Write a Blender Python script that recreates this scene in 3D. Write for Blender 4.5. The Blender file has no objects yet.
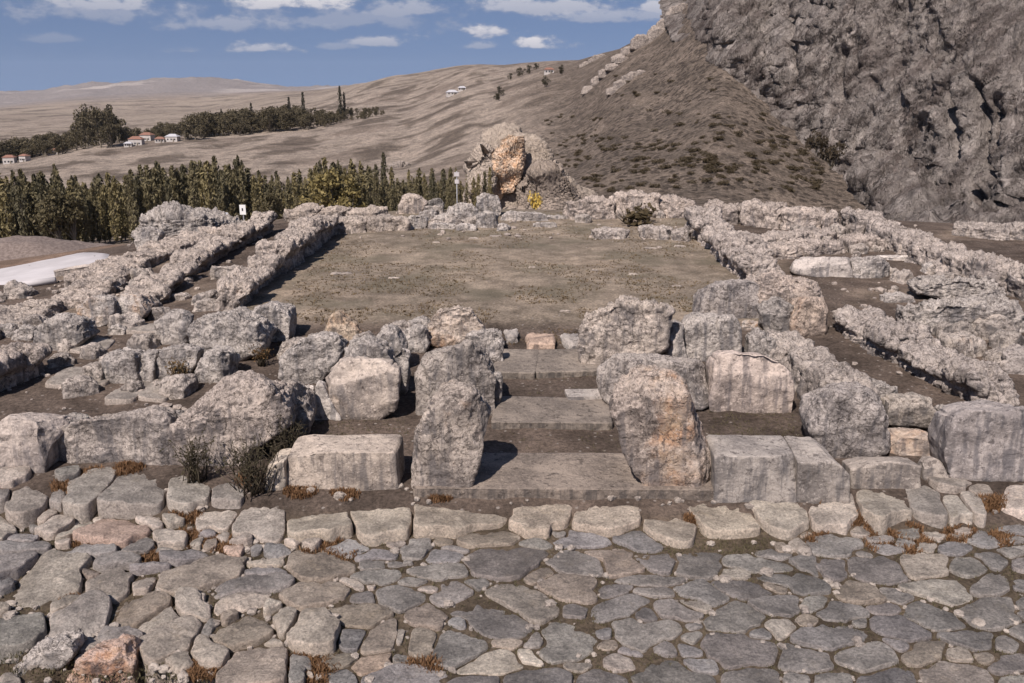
import bpy, math, random
import numpy as np
R = math.radians
random.seed(7); rng = np.random.default_rng(7)
sc = bpy.context.scene
col = sc.collection

# ------------------------------------------------------------------ camera
CAM = np.array([0.0, 0.0, 6.0]); PITCH = R(15.73); YAW = R(2.15); FOC = 900.0
cd = bpy.data.cameras.new("camera"); cam = bpy.data.objects.new("camera", cd); col.objects.link(cam)
cam.location = CAM; cam.rotation_euler = (R(90) - PITCH, 0, YAW)
cd.sensor_width = 36; cd.lens = FOC / 1024 * 36; cd.clip_start = 0.1; cd.clip_end = 40000
sc.camera = cam

def ray(x, y):
    a = np.array([(x - 512) / FOC, -(y - 341.5) / FOC, -1.0])
    c, s = math.cos(math.pi / 2 - PITCH), math.sin(math.pi / 2 - PITCH)
    v = np.array([a[0], c * a[1] - s * a[2], s * a[1] + c * a[2]])
    c, s = math.cos(YAW), math.sin(YAW)
    return np.array([c * v[0] - s * v[1], s * v[0] + c * v[1], v[2]])

# ------------------------------------------------------------------ light
SUN = np.array([-0.37, -0.8, 1.0]); SUN /= np.linalg.norm(SUN)
EXPOSURE = 0.5
SKY_STRENGTH = 0.062
sun_d = bpy.data.lights.new("sun", 'SUN'); sun = bpy.data.objects.new("sun", sun_d); col.objects.link(sun)
sun_d.energy = 4.3; sun_d.angle = R(0.5); sun_d.color = (1.0, 0.915, 0.865)
sun.rotation_euler = (math.acos(SUN[2]), 0, math.atan2(SUN[0], -SUN[1]))
sun.location = (-40, -40, 80)

w = bpy.data.worlds.new("World"); sc.world = w; w.use_nodes = True
nt = w.node_tree; nt.nodes.clear()

def nd(nt, typ, **kw):
    n = nt.nodes.new(typ)
    for k, v in kw.items():
        if k == 'ins':
            for i, val in v.items():
                if hasattr(val, 'is_linked') or isinstance(val, bpy.types.NodeSocket):
                    nt.links.new(val, n.inputs[i])
                else:
                    n.inputs[i].default_value = val
        else:
            setattr(n, k, v)
    return n

def mth(nt, op, a, b=None, c=None, clamp=False):
    ins = {0: a}
    if b is not None: ins[1] = b
    if c is not None: ins[2] = c
    n = nd(nt, 'ShaderNodeMath', operation=op, ins=ins); n.use_clamp = clamp
    return n.outputs[0]

def mixc(nt, f, a, b, mode='MIX'):
    n = nd(nt, 'ShaderNodeMix', data_type='RGBA', blend_type=mode)
    for i, v in ((0, f), (6, a), (7, b)):
        if isinstance(v, bpy.types.NodeSocket): nt.links.new(v, n.inputs[i])
        else: n.inputs[i].default_value = v if i == 0 else (*v[:3], 1)
    return n.outputs[2]

def ramp(nt, f, lo, hi):
    n = nd(nt, 'ShaderNodeMapRange', ins={0: f, 1: lo, 2: hi}); n.interpolation_type = 'SMOOTHSTEP'
    return n.outputs[0]

tc = nd(nt, 'ShaderNodeTexCoord'); sep = nd(nt, 'ShaderNodeSeparateXYZ', ins={0: tc.outputs['Generated']})
dx, dy, dz = sep.outputs
# the blue part of the dome, brought nearer the horizon as on a clear dry day
zz = mth(nt, 'ADD', mth(nt, 'MAXIMUM', dz, 0.0), 0.27)
cv = nd(nt, 'ShaderNodeCombineXYZ', ins={0: dx, 1: dy, 2: zz})
nv = nd(nt, 'ShaderNodeVectorMath', operation='NORMALIZE', ins={0: cv.outputs[0]})
sky = nd(nt, 'ShaderNodeTexSky', sky_type='NISHITA'); sky.sun_disc = False
sky.sun_elevation = math.asin(SUN[2]); sky.sun_rotation = math.atan2(SUN[0], SUN[1])
sky.air_density = 1.0; sky.dust_density = 0.6; sky.ozone_density = 1.0; sky.altitude = 900
nt.links.new(nv.outputs[0], sky.inputs[0])
skyc = mixc(nt, 1.0, sky.outputs[0], (1.16, 1.1, 1.16), 'MULTIPLY')
az = mth(nt, 'ARCTAN2', dx, dy); el = mth(nt, 'ARCSINE', dz)
CLOUDS = [(120, 7, 75, 9, .75), (295, 6, 75, 11, 1.0), (235, 24, 110, 10, .55), (262, 49, 42, 6, .75), (186, 51, 22, 4, .45),
          (378, 42, 38, 6, .7), (493, 32, 32, 9, 1.0), (536, 46, 34, 8, 1.0), (480, 47, 22, 4, .5), (655, 9, 60, 8, .8),
          (545, 8, 95, 11, .75), (410, 12, 85, 10, .6), (600, 19, 60, 7, .55), (335, 47, 24, 4, .4), (60, 40, 30, 4, .3), (120, 14, 120, 13, .5), (340, 20, 170, 15, .45), (650, 14, 110, 12, .6), (700, -40, 200, 30, .8), (200, -50, 260, 28, .9)]
nz = nd(nt, 'ShaderNodeTexNoise', noise_dimensions='3D', ins={'Scale': 1.0, 'Detail': 9.0, 'Roughness': 0.62})
sc_v = nd(nt, 'ShaderNodeCombineXYZ', ins={0: mth(nt, 'MULTIPLY', az, 30.0), 1: mth(nt, 'MULTIPLY', el, 62.0), 2: 3.3})
nt.links.new(sc_v.outputs[0], nz.inputs['Vector'])
nfac = mth(nt, 'SUBTRACT', nz.outputs[0], 0.5)
tot = None; topp = None
for (cx, cy, a, b, amp) in CLOUDS:
    b *= 1.55; a *= 1.12
    d = ray(cx, cy); d /= np.linalg.norm(d)
    a0 = math.atan2(d[0], d[1]); e0 = math.asin(d[2])
    u = mth(nt, 'DIVIDE', mth(nt, 'SUBTRACT', az, a0), a / FOC); v = mth(nt, 'DIVIDE', mth(nt, 'SUBTRACT', el, e0), b / FOC)
    flat = mth(nt, 'MULTIPLY', mth(nt, 'LESS_THAN', v, 0.0), 1.2)      # flat bases
    v2 = mth(nt, 'MULTIPLY', v, mth(nt, 'ADD', flat, 1.0))
    r2 = mth(nt, 'ADD', mth(nt, 'MULTIPLY', u, u), mth(nt, 'MULTIPLY', v2, v2))
    m = mth(nt, 'MULTIPLY', mth(nt, 'SUBTRACT', 1.0, mth(nt, 'SQRT', r2)), 1.0)
    m = mth(nt, 'MULTIPLY', ramp(nt, mth(nt, 'ADD', m, mth(nt, 'MULTIPLY', nfac, 3.2)), 0.1, 0.8), amp)
    br = mth(nt, 'MULTIPLY', m, mth(nt, 'ADD', 0.55, mth(nt, 'MULTIPLY', v, 0.5)))
    tot = m if tot is None else mth(nt, 'MAXIMUM', tot, m)
    topp = br if topp is None else mth(nt, 'MAXIMUM', topp, br)
tot = mth(nt, 'MULTIPLY', tot, 1.0, clamp=True); topp = mth(nt, 'MULTIPLY', topp, 1.0, clamp=True)
cc = mixc(nt, topp, (4.2, 4.4, 5.4), (12.0, 11.2, 11.0))
skyc = mixc(nt, mth(nt, 'MULTIPLY', tot, 0.8), skyc, cc)
bg = nd(nt, 'ShaderNodeBackground', ins={0: skyc, 1: SKY_STRENGTH})
wo = nd(nt, 'ShaderNodeOutputWorld', ins={0: bg.outputs[0]})
sc.view_settings.view_transform = 'Standard'; sc.view_settings.look = 'None'
sc.view_settings.exposure = EXPOSURE; sc.view_settings.gamma = 1.0; sc.view_settings.use_curve_mapping = False

# ------------------------------------------------------------------ noise
_perm = np.random.default_rng(3).permutation(256); _perm = np.concatenate([_perm, _perm, _perm])
_grad = np.random.default_rng(4).normal(size=(256, 3)); _grad /= np.linalg.norm(_grad, axis=1)[:, None]
def perlin(p):
    p = np.asarray(p, float); i = np.floor(p).astype(int); f = p - i; i &= 255
    u = f * f * f * (f * (f * 6 - 15) + 10); r = 0
    for a in (0, 1):
        for b in (0, 1):
            for c in (0, 1):
                h = _perm[_perm[_perm[i[:, 0] + a] + i[:, 1] + b] + i[:, 2] + c]
                g = _grad[h]
                d = g[:, 0] * (f[:, 0] - a) + g[:, 1] * (f[:, 1] - b) + g[:, 2] * (f[:, 2] - c)
                r = r + d * (u[:, 0] if a else 1 - u[:, 0]) * (u[:, 1] if b else 1 - u[:, 1]) * (u[:, 2] if c else 1 - u[:, 2])
    return r * 1.5
def fbm(p, o=4, g=0.5, l=2.03):
    s = 0; a = 1
    for k in range(o):
        s = s + a * perlin(p + k * 17.3); p = p * l; a *= g
    return s
def ridged(p, o=4, g=0.5, l=2.1):
    s = 0; a = 1
    for k in range(o):
        s = s + a * (1 - 2 * np.abs(perlin(p + k * 11.7))); p = p * l; a *= g
    return s - 0.6
def sstep(a, b, x):
    t = np.clip((x - a) / (b - a), 0, 1); return t * t * (3 - 2 * t)

# ------------------------------------------------------------------ terrain height
_rowsD = np.array([45, 70, 110, 160, 240, 330, 500, 800, 1000, 1500, 3000, 6000, 8000, 14000.])
# columns are bearings (given as the picture column they pass through); an entry <=20 is a height, entries in 'y' are sight lines
_cols = [-500, 0, 100, 200, 300, 400, 480, 560, 640, 720, 850, 1024, 1500]
_Z = {
 -500: [-4, -8, -15, -22, -32, -38, 'y205', 'y180', 'y165', 'y140', 'y118', 'y108', -70, -80],
 0:    [-3, -6, -12, -19, -30, -35, 'y194', 'y163', 'y152', 'y130', 'y113', 'y101', -60, -80],
 100:  [-1.8, -5, -11, -19, -30, -35, 'y189', 'y148', 'y140', 'y126', 'y110', 'y88', -60, -80],
 200:  [-0.8, -4, -11.5, -18, -29, -34, 'y183', 'y138', 'y130', 'y120', 'y107', 'y83', -60, -80],
 300:  [0, -4, -12.5, -18, -29, -33, 'y173', 'y127', 'y117', 'y106', 'y92', 'y90', -60, -80],
 400:  [0, -4, -12.5, -17, -28, -29, 'y160', 'y111', 'y98', 'y75', 'y80', 'y90', -60, -80],
 480:  [0, -3.2, -11, -17, -24, 'y178', 'y132', 'y84', 'y68', 'y64', 'y75', 'y90', -60, -80],
 560:  [0, -4, -12, -18, 'y202', 'y162', 'y104', 'y64', 'y60', 'y66', 'y80', 'y90', -60, -80],
 640:  [0, -4, -12, -18, 'y196', 'y125', 'y37', 'y45', 'y60', 'y72', 'y80', 'y90', -60, -80],
 720:  [0, -4, -12, -18, 'y193', 'y85', 'y-45', 'y0', 'y30', 'y72', 'y80', 'y90', -60, -80],
 850:  [0, -4.5, -13, -20, -26, -10, 30, 20, 10, 0, 0, 0, -60, -80],
 1024: [0, -4.5, -13, -20, -26, -10, 20, 20, 10, 0, 0, 0, -60, -80],
 1500: [-.5, -2, -8, -15, -20, -10, 0, 0, 0, 0, 0, 0, -60, -80]}
def _ang(x, y=150):
    d = ray(x, y); return math.atan2(d[0], d[1])
_az = np.array([_ang(c) for c in _cols])
_tab = np.zeros((len(_cols), len(_rowsD)))
for i, c in enumerate(_cols):
    for j, D in enumerate(_rowsD):
        v = _Z[c][j]
        if isinstance(v, str):
            d = ray(c, float(v[1:])); v = 6 + D * d[2] / math.hypot(d[0], d[1])
        _tab[i, j] = v
_lr = np.log(_rowsD)
def _hermite(tab, t):
    n = tab.shape[0]; i = np.clip(np.floor(t).astype(int), 0, n - 2); f = t - i
    return i, f
def far_z(X, Y):
    D = np.hypot(X, Y); A = np.arctan2(X, Y); L = np.log(np.maximum(D, 1))
    ta = np.interp(A, _az, np.arange(len(_az))); tl = np.interp(L, _lr, np.arange(len(_lr)))
    def cr(p0, p1, p2, p3, f):
        return p1 + 0.5 * f * (p2 - p0 + f * (2 * p0 - 5 * p1 + 4 * p2 - p3 + f * (3 * (p1 - p2) + p3 - p0)))
    i = np.clip(np.floor(ta).astype(int), 0, len(_az) - 2); fa = ta - i; fa = fa * fa * (3 - 2 * fa) * .5 + fa * .5
    j = np.clip(np.floor(tl).astype(int), 0, len(_lr) - 2); fl = tl - j
    def rowv(ii):
        g = lambda k: _tab[ii, np.clip(j + k, 0, len(_lr) - 1)]
        return g(0) * (1 - fl) + g(1) * fl
    z = rowv(i) * (1 - fa) + rowv(i + 1) * fa
    P = np.stack([X, Y, 0 * X], 1)
    amp = sstep(60, 200, D)
    z = z + amp * (0.9 * fbm(P / 45, 4) + 4.5 * sstep(350, 900, D) * fbm(P / 260, 4) * (1 - 0.6 * sstep(1000, 2500, D)) + sstep(3500, 6000, D) * (34 * ridged(P / 900, 4) + 14 * ridged(P / 260 + 7, 3)))
    return z
def near_z(X, Y):
    z = np.interp(Y, [-50, 8, 12.9, 13.5, 14.5, 22.5, 24.5], [-1.5, -0.95, -0.72, -0.5, -0.42, -0.08, 0.0])
    z = z - 0.055 * np.maximum(0, -7 - X) * sstep(14, 26, Y)
    z = z - 0.004 * np.maximum(0, -12 - X) ** 2 * sstep(18, 30, Y)
    P = np.stack([X, Y, 0 * X], 1)
    return z + 0.035 * fbm(P / 1.1, 3) + 0.015 * fbm(P / .3, 2)
HOLES = [(-6.75, 9.3, .3), (-5.05, 9.36, .27), (-4.45, 9.36, .3), (-4.1, 9.3, .26), (-5.6, 9.1, .3), (-3.0, 9.28, .22), (-1.75, 9.62, .12)]      # where the street's corner has fallen in
def H(X, Y, holes=True):
    X = np.atleast_1d(np.asarray(X, float)); Y = np.atleast_1d(np.asarray(Y, float))
    D = np.hypot(X, Y); k = sstep(42, 56, D); z = near_z(X, Y)
    if k.max() > 0:
        m = k > 0; front = sstep(-5, 5, Y[m])
        z[m] = z[m] * (1 - k[m]) + k[m] * (far_z(X[m], Y[m]) * front + (1 - front) * -2)
    if holes:
        for (hx, hy, hr) in HOLES: z = z - 1.0 * np.exp(-(((X - hx) ** 2 + (Y - hy) ** 2) / hr ** 2) ** 2)
    return z
def h1(X, Y): return float(H(X, Y, False)[0])
def onz(x, y, z):
    d = ray(x, y); t = (z - CAM[2]) / d[2]; return CAM + d * t
def at(x, y):
    z = -0.3
    for _ in range(12):
        p = onz(x, y, z); z = 0.5 * z + 0.5 * h1(p[0], p[1])
    p = onz(x, y, z); return p
def at_many(pts):
    d = np.array([ray(x, y) for x, y in pts]); z = np.full(len(d), -.3)
    for _ in range(12):
        p = CAM + d * ((z - CAM[2]) / d[:, 2])[:, None]; z = .5 * z + .5 * H(p[:, 0], p[:, 1], False)
    return CAM + d * ((z - CAM[2]) / d[:, 2])[:, None]
def onY(x, y, Y):
    d = ray(x, y); return CAM + d * (Y / d[1])
def onD(x, y, D):
    d = ray(x, y); return CAM + d * (D / math.hypot(d[0], d[1]))
def place(x, D, y=150):
    p = onD(x, y, D); return np.array([p[0], p[1], h1(p[0], p[1])])

# ------------------------------------------------------------------ object helpers
def tag(o, label=None, cat=None, group=None, kind=None):
    if label: o['label'] = label
    if cat: o['category'] = cat
    if group: o['group'] = group
    if kind: o['kind'] = kind
    return o
def mesh_obj(name, V, Fc, mat, parent=None, loc=None, smooth=True, color=None, uv=None):
    me = bpy.data.meshes.new(name)
    V = np.asarray(V, float)
    loc = np.zeros(3) if loc is None else np.asarray(loc, float)
    me.from_pydata((V - loc).tolist() if loc.any() else V.tolist(), [], [tuple(f) for f in (Fc.tolist() if hasattr(Fc, 'tolist') else Fc)])
    if smooth: me.polygons.foreach_set('use_smooth', [True] * len(me.polygons))
    me.update()
    o = bpy.data.objects.new(name, me); col.objects.link(o)
    mats = mat if isinstance(mat, (list, tuple)) else [mat]
    for m in mats: me.materials.append(m)
    o.location = loc
    if parent is not None: o.parent = parent
    if color is not None: o.color = color
    return o
def empty(name, loc, rz=0):
    o = bpy.data.objects.new(name, None); col.objects.link(o); o.location = loc; o.rotation_euler.z = rz
    o.empty_display_size = .2
    return o
def copy_tree(o, parent=None):
    c = o.copy(); col.objects.link(c)
    if parent is not None: c.parent = parent
    for ch in o.children: copy_tree(ch, c)
    return c
_cg = {}
def cube_grid(n):
    if n in _cg: return _cg[n]
    idx = {}; V = []; Fs = []
    def vid(p):
        if p not in idx: idx[p] = len(V); V.append([2 * c / n - 1 for c in p])
        return idx[p]
    for ax in range(3):
        for s in (0, n):
            a, b = [(1, 2), (2, 0), (0, 1)][ax]
            for i in range(n):
                for j in range(n):
                    q = []
                    for (di, dj) in ((0, 0), (1, 0), (1, 1), (0, 1)):
                        p = [0, 0, 0]; p[ax] = s; p[a] = i + di; p[b] = j + dj; q.append(vid(tuple(p)))
                    Fs.append(q if s else q[::-1])
    _cg[n] = (np.array(V), np.array(Fs)); return _cg[n]
def vnormals(V, Fc):
    a = V[Fc[:, 2]] - V[Fc[:, 0]]; b = V[Fc[:, 3]] - V[Fc[:, 1]]; fn = np.cross(a, b)
    N = np.zeros_like(V)
    for k in range(Fc.shape[1]):
        for c in range(3): N[:, c] += np.bincount(Fc[:, k], fn[:, c], len(V))
    return N / (np.linalg.norm(N, axis=1)[:, None] + 1e-9)

def poly_radius(poly, c, ang):
    """distance from c to the outline along each angle (star-shaped outlines)"""
    out = np.full(len(ang), 0.0); dx, dy = np.cos(ang), np.sin(ang)
    n = len(poly)
    for i in range(n):
        a = poly[i] - c; b = poly[(i + 1) % n] - c; e = b - a
        den = dx * e[1] - dy * e[0]; den = np.where(np.abs(den) < 1e-9, 1e-9, den)
        t = (a[0] * e[1] - a[1] * e[0]) / den; s = (a[0] * dy - a[1] * dx) / den
        ok = (t > 0) & (s >= -1e-6) & (s <= 1 + 1e-6)
        out = np.where(ok, np.maximum(out, t), out)
    return out
def soften(poly, k=1, f=.2):
    for _ in range(k):
        q = []
        for i in range(len(poly)):
            a, b = poly[i], poly[(i + 1) % len(poly)]
            q += [a * (1 - f) + b * f, a * f + b * (1 - f)]
        poly = np.array(q)
    return poly
def centroid(poly):
    x, y = poly[:, 0], poly[:, 1]; x2, y2 = np.roll(x, -1), np.roll(y, -1); c = x * y2 - x2 * y; A = c.sum()
    return np.array([((x + x2) * c).sum(), ((y + y2) * c).sum()]) / (3 * A)

def rock_shape(outline, depth, rnd=.3, n=26, bd=.2, lean=0., tb=.1, rough=.05, karst=.0, chips=5, seed=0, flute=0., grow=1.05, soft=.1, under=0.):
    """outline: (s,z) loop of the front; returns verts in local frame (x along the front, y into depth, z up)"""
    r_ = np.random.default_rng(seed)
    V, Fc = cube_grid(n)
    inner = np.clip(V, -(1 - rnd), 1 - rnd); d = V - inner; L = np.linalg.norm(d, axis=1)[:, None]
    q = inner + rnd * d / L
    poly = soften(np.asarray(outline, float), 1, soft); c = centroid(poly); c0_ = c.copy(); c0_[1] = poly[:, 1].min(); poly = c0_ + (poly - c0_) * grow; c = centroid(poly)
    lo, hi = poly.min(0), poly.max(0); hw, hh = (hi - lo) / 2
    u, wv, v = q[:, 0], q[:, 1], q[:, 2]
    rho = np.maximum(np.abs(u), np.abs(v)); ang = np.arctan2(v * hh, u * hw)
    Rr = poly_radius(poly, c, ang)
    x = c[0] + rho * Rr * np.cos(ang); z = c[1] + rho * Rr * np.sin(ang)
    t = (wv + 1) / 2; vv = np.clip((z - lo[1]) / (hi[1] - lo[1]), 0, 1)
    y = depth * t + lean * vv * (hi[1] - lo[1])
    y = y + under * (1 - sstep(.5, .78, vv)) * (1 - t)
    x = c[0] + (x - c[0]) * (1 - tb * t); z = z - bd * (hi[1] - lo[1]) * t * vv
    P = np.stack([x, y, z], 1)
    size = max(hw * 2, hh * 2, depth); small = min(hw * 2, hh * 2, depth)
    ctr = np.array([c[0], depth / 2, c[1]])
    for k in range(chips):
        dr = r_.normal(size=3); dr[2] = abs(dr[2]) * .8; dr[1] -= .5; dr /= np.linalg.norm(dr)
        s = (P - ctr) @ dr; lim = s.max() * r_.uniform(.74, .94)
        ex = np.maximum(s - lim, 0); P = P - dr * (ex * .93)[:, None]
    N = vnormals(P, Fc); off = r_.uniform(0, 90, 3)
    dsp = rough * (fbm((P + off) * (2.2 / size), 2) * 1.2 * size ** .5 + .45 * fbm((P + off) * 3.2, 4, .55))
    if karst:
        up = np.clip(N[:, 2] * .9 + .3, .14, 1)
        dsp = dsp + karst * up * (.8 * ridged((P + off) * 3.1, 4, .66) - 1.0 * np.maximum(0, perlin((P + off) * 6.5) - .12) + .35 * ridged((P + off) * 9.0, 2))
    if flute:
        side = 1 - np.abs(N[:, 2])
        dsp = dsp + flute * side * ridged((P + off) * np.array([4.2, 4.2, .55]), 3)
    P = P + N * dsp[:, None]
    return P, Fc

# ------------------------------------------------------------------ materials
def newmat(name):
    m = bpy.data.materials.new(name); m.use_nodes = True; t = m.node_tree; t.nodes.clear()
    b = t.nodes.new('ShaderNodeBsdfPrincipled'); o = t.nodes.new('ShaderNodeOutputMaterial'); t.links.new(b.outputs[0], o.inputs[0])
    b.inputs['Specular IOR Level'].default_value = .25; b.inputs['Roughness'].default_value = .9
    return m, t, b
def noise(t, vec, scale, detail=6, rough=.6, dist=0.):
    n = nd(t, 'ShaderNodeTexNoise', ins={'Scale': scale, 'Detail': detail, 'Roughness': rough, 'Distortion': dist})
    if vec is not None: t.links.new(vec, n.inputs['Vector'])
    return n.outputs[0]
def objvec(t):
    tc = nd(t, 'ShaderNodeTexCoord'); oi = nd(t, 'ShaderNodeObjectInfo')
    off = nd(t, 'ShaderNodeVectorMath', operation='SCALE', ins={0: (31.0, 47.0, 23.0)}); t.links.new(oi.outputs['Random'], off.inputs['Scale'])
    a = nd(t, 'ShaderNodeVectorMath', operation='ADD', ins={0: tc.outputs['Object'], 1: off.outputs[0]})
    return a.outputs[0], oi
def bump(t, b, hgt, strength, dist, prev=None):
    n = nd(t, 'ShaderNodeBump', ins={'Strength': strength, 'Distance': dist, 'Height': hgt})
    if prev is not None: t.links.new(prev, n.inputs['Normal'])
    if b is not None: t.links.new(n.outputs[0], b.inputs['Normal'])
    return n.outputs[0]

def limestone(name, karsty):
    m, t, b = newmat(name); v, oi = objvec(t)
    n1 = noise(t, v, 1.3, 8, .65); n2 = noise(t, v, .75, 4, .6, .6); n3 = noise(t, v, 7.0, 9, .7); n4 = noise(t, v, 15.0, 6, .7); n5 = noise(t, v, 3.1, 7, .7, .4)
    c = mixc(t, ramp(t, n1, .38, .62), (.25, .222, .202), (.56, .495, .435))
    # warm, iron-stained patches: more of them the higher the object's alpha
    thr = mth(t, 'SUBTRACT', .84, mth(t, 'MULTIPLY', oi.outputs['Alpha'], .42))
    wm = nd(t, 'ShaderNodeMapRange', ins={0: n2, 1: thr, 2: mth(t, 'ADD', thr, .16)}).outputs[0]
    c = mixc(t, mth(t, 'MULTIPLY', wm, .85), c, mixc(t, ramp(t, n5, .4, .6), (.46, .27, .155), (.56, .42, .29)))
    # crusts: pale on weathered upper faces, sunlit brightness painted in; dark lichen in blotches
    geo = nd(t, 'ShaderNodeNewGeometry'); sz = nd(t, 'ShaderNodeSeparateXYZ', ins={0: geo.outputs['Normal']})
    upm = ramp(t, mth(t, 'ADD', sz.outputs[2], mth(t, 'MULTIPLY', mth(t, 'SUBTRACT', n5, .5), 1.6)), .1, .75)
    c = mixc(t, mth(t, 'MULTIPLY', upm, mth(t, 'MULTIPLY', ramp(t, n3, .35, .6), .8 if karsty else .4)), c, (.64, .565, .505))
    c = mixc(t, mth(t, 'MULTIPLY', ramp(t, n3, .53, .64), .78), c, (.115, .098, .09))
    c = mixc(t, mth(t, 'MULTIPLY', ramp(t, n4, .54, .64), .6), c, (.66, .59, .53))
    n6 = noise(t, v, 5.0, 5, .6, 1.2); lines = mth(t, 'SUBTRACT', 1.0, ramp(t, mth(t, 'ABSOLUTE', mth(t, 'SUBTRACT', n6, .5)), 0.0, .022))
    c = mixc(t, mth(t, 'MULTIPLY', lines, .8 if karsty else .35), c, (.075, .062, .055))     # seams
    # run-off streaks on the upright faces
    ms = nd(t, 'ShaderNodeMapping', ins={0: v}); ms.inputs['Scale'].default_value = (6, 6, .7)
    st = noise(t, ms.outputs[0], 1.0, 5, .6)
    c = mixc(t, mth(t, 'MULTIPLY', mth(t, 'MULTIPLY', ramp(t, st, .46, .62), mth(t, 'SUBTRACT', 1.0, upm)), .75), c, (.15, .14, .14))
    c = mixc(t, 1.0, c, oi.outputs['Color'], 'MULTIPLY')
    t.links.new(c, b.inputs['Base Color'])
    h1_ = noise(t, v, 5.0, 12, .68, .3); vo = nd(t, 'ShaderNodeTexVoronoi', feature='DISTANCE_TO_EDGE', ins={'Scale': 3.4 if karsty else 1.6, 'Detail': 2.0, 'Roughness': .6})
    wv_ = nd(t, 'ShaderNodeVectorMath', operation='ADD', ins={0: v})
    nv_ = nd(t, 'ShaderNodeTexNoise', ins={'Scale': 3.0, 'Detail': 4.0}); t.links.new(v, nv_.inputs['Vector'])
    scv = nd(t, 'ShaderNodeVectorMath', operation='SCALE', ins={0: nv_.outputs[1], 'Scale': .5}); t.links.new(scv.outputs[0], wv_.inputs[1]); t.links.new(wv_.outputs[0], vo.inputs['Vector'])
    crack = ramp(t, mth(t, 'ADD', vo.outputs[0], mth(t, 'MULTIPLY', ramp(t, n5, .42, .6), .1)), 0.0, .06 if karsty else .02)
    hh = mth(t, 'ADD', h1_, mth(t, 'MULTIPLY', crack, .3 if karsty else .1))
    c = mixc(t, mth(t, 'MULTIPLY', mth(t, 'SUBTRACT', 1.0, crack), .45), c, (.11, .09, .078))     # darker along the cracks
    t.links.new(c, b.inputs['Base Color'])
    pit = nd(t, 'ShaderNodeTexVoronoi', feature='SMOOTH_F1', ins={'Scale': 11.0, 'Smoothness': .4, 'Detail': 2.0}); t.links.new(wv_.outputs[0], pit.inputs['Vector'])
    f_ = noise(t, v, 22.0, 8, .75)
    p_ = bump(t, None, hh, 1.0, .16 if karsty else .07)
    pn = nd(t, 'ShaderNodeBump', ins={'Strength': mth(t, 'MULTIPLY', mth(t, 'ADD', mth(t, 'MULTIPLY', upm, .8), .2), .8 if karsty else .4), 'Distance': .07 if karsty else .03, 'Height': pit.outputs[0], 'Normal': p_})
    bump(t, b, f_, .8, .025, pn.outputs[0])
    return m
M_KARST = limestone('weathered_limestone', True)
M_STONE = limestone('dressed_limestone', False)

def paving():
    m, t, b = newmat('paving_stone'); v, oi = objvec(t)
    n1 = noise(t, v, 1.8, 8, .65); n3 = noise(t, v, 9.0, 9, .7); n5 = noise(t, v, 3.0, 6, .65, .5)
    c = mixc(t, ramp(t, n1, .35, .65), (.19, .174, .158), (.36, .33, .298))
    c = mixc(t, mth(t, 'MULTIPLY', ramp(t, n5, .55, .68), .28), c, (.32, .275, .215))
    c = mixc(t, mth(t, 'MULTIPLY', ramp(t, n3, .55, .68), .6), c, (.11, .1, .095))
    geo = nd(t, 'ShaderNodeNewGeometry'); sz = nd(t, 'ShaderNodeSeparateXYZ', ins={0: geo.outputs['Normal']})
    edge = mth(t, 'SUBTRACT', 1.0, ramp(t, mth(t, 'ADD', sz.outputs[2], mth(t, 'MULTIPLY', mth(t, 'SUBTRACT', n3, .5), .5)), .72, .98))
    c = mixc(t, mth(t, 'MULTIPLY', edge, .5), c, (.44, .385, .345))      # the worn, paler arrises
    c = mixc(t, 1.0, c, oi.outputs['Color'], 'MULTIPLY')
    t.links.new(c, b.inputs['Base Color'])
    n8 = noise(t, v, 26.0, 8, .75)
    c2 = mixc(t, 1.0, c, mixc(t, ramp(t, n8, .3, .7), (.6, .6, .6), (1.4, 1.38, 1.36)), 'MULTIPLY'); t.links.new(c2, b.inputs['Base Color'])
    p_ = bump(t, None, noise(t, v, 5.0, 12, .72, .4), 1.0, .12)
    bump(t, b, n8, 1.0, .03, p_)
    b.inputs['Roughness'].default_value = .85
    return m
M_PAVE = paving()

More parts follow.
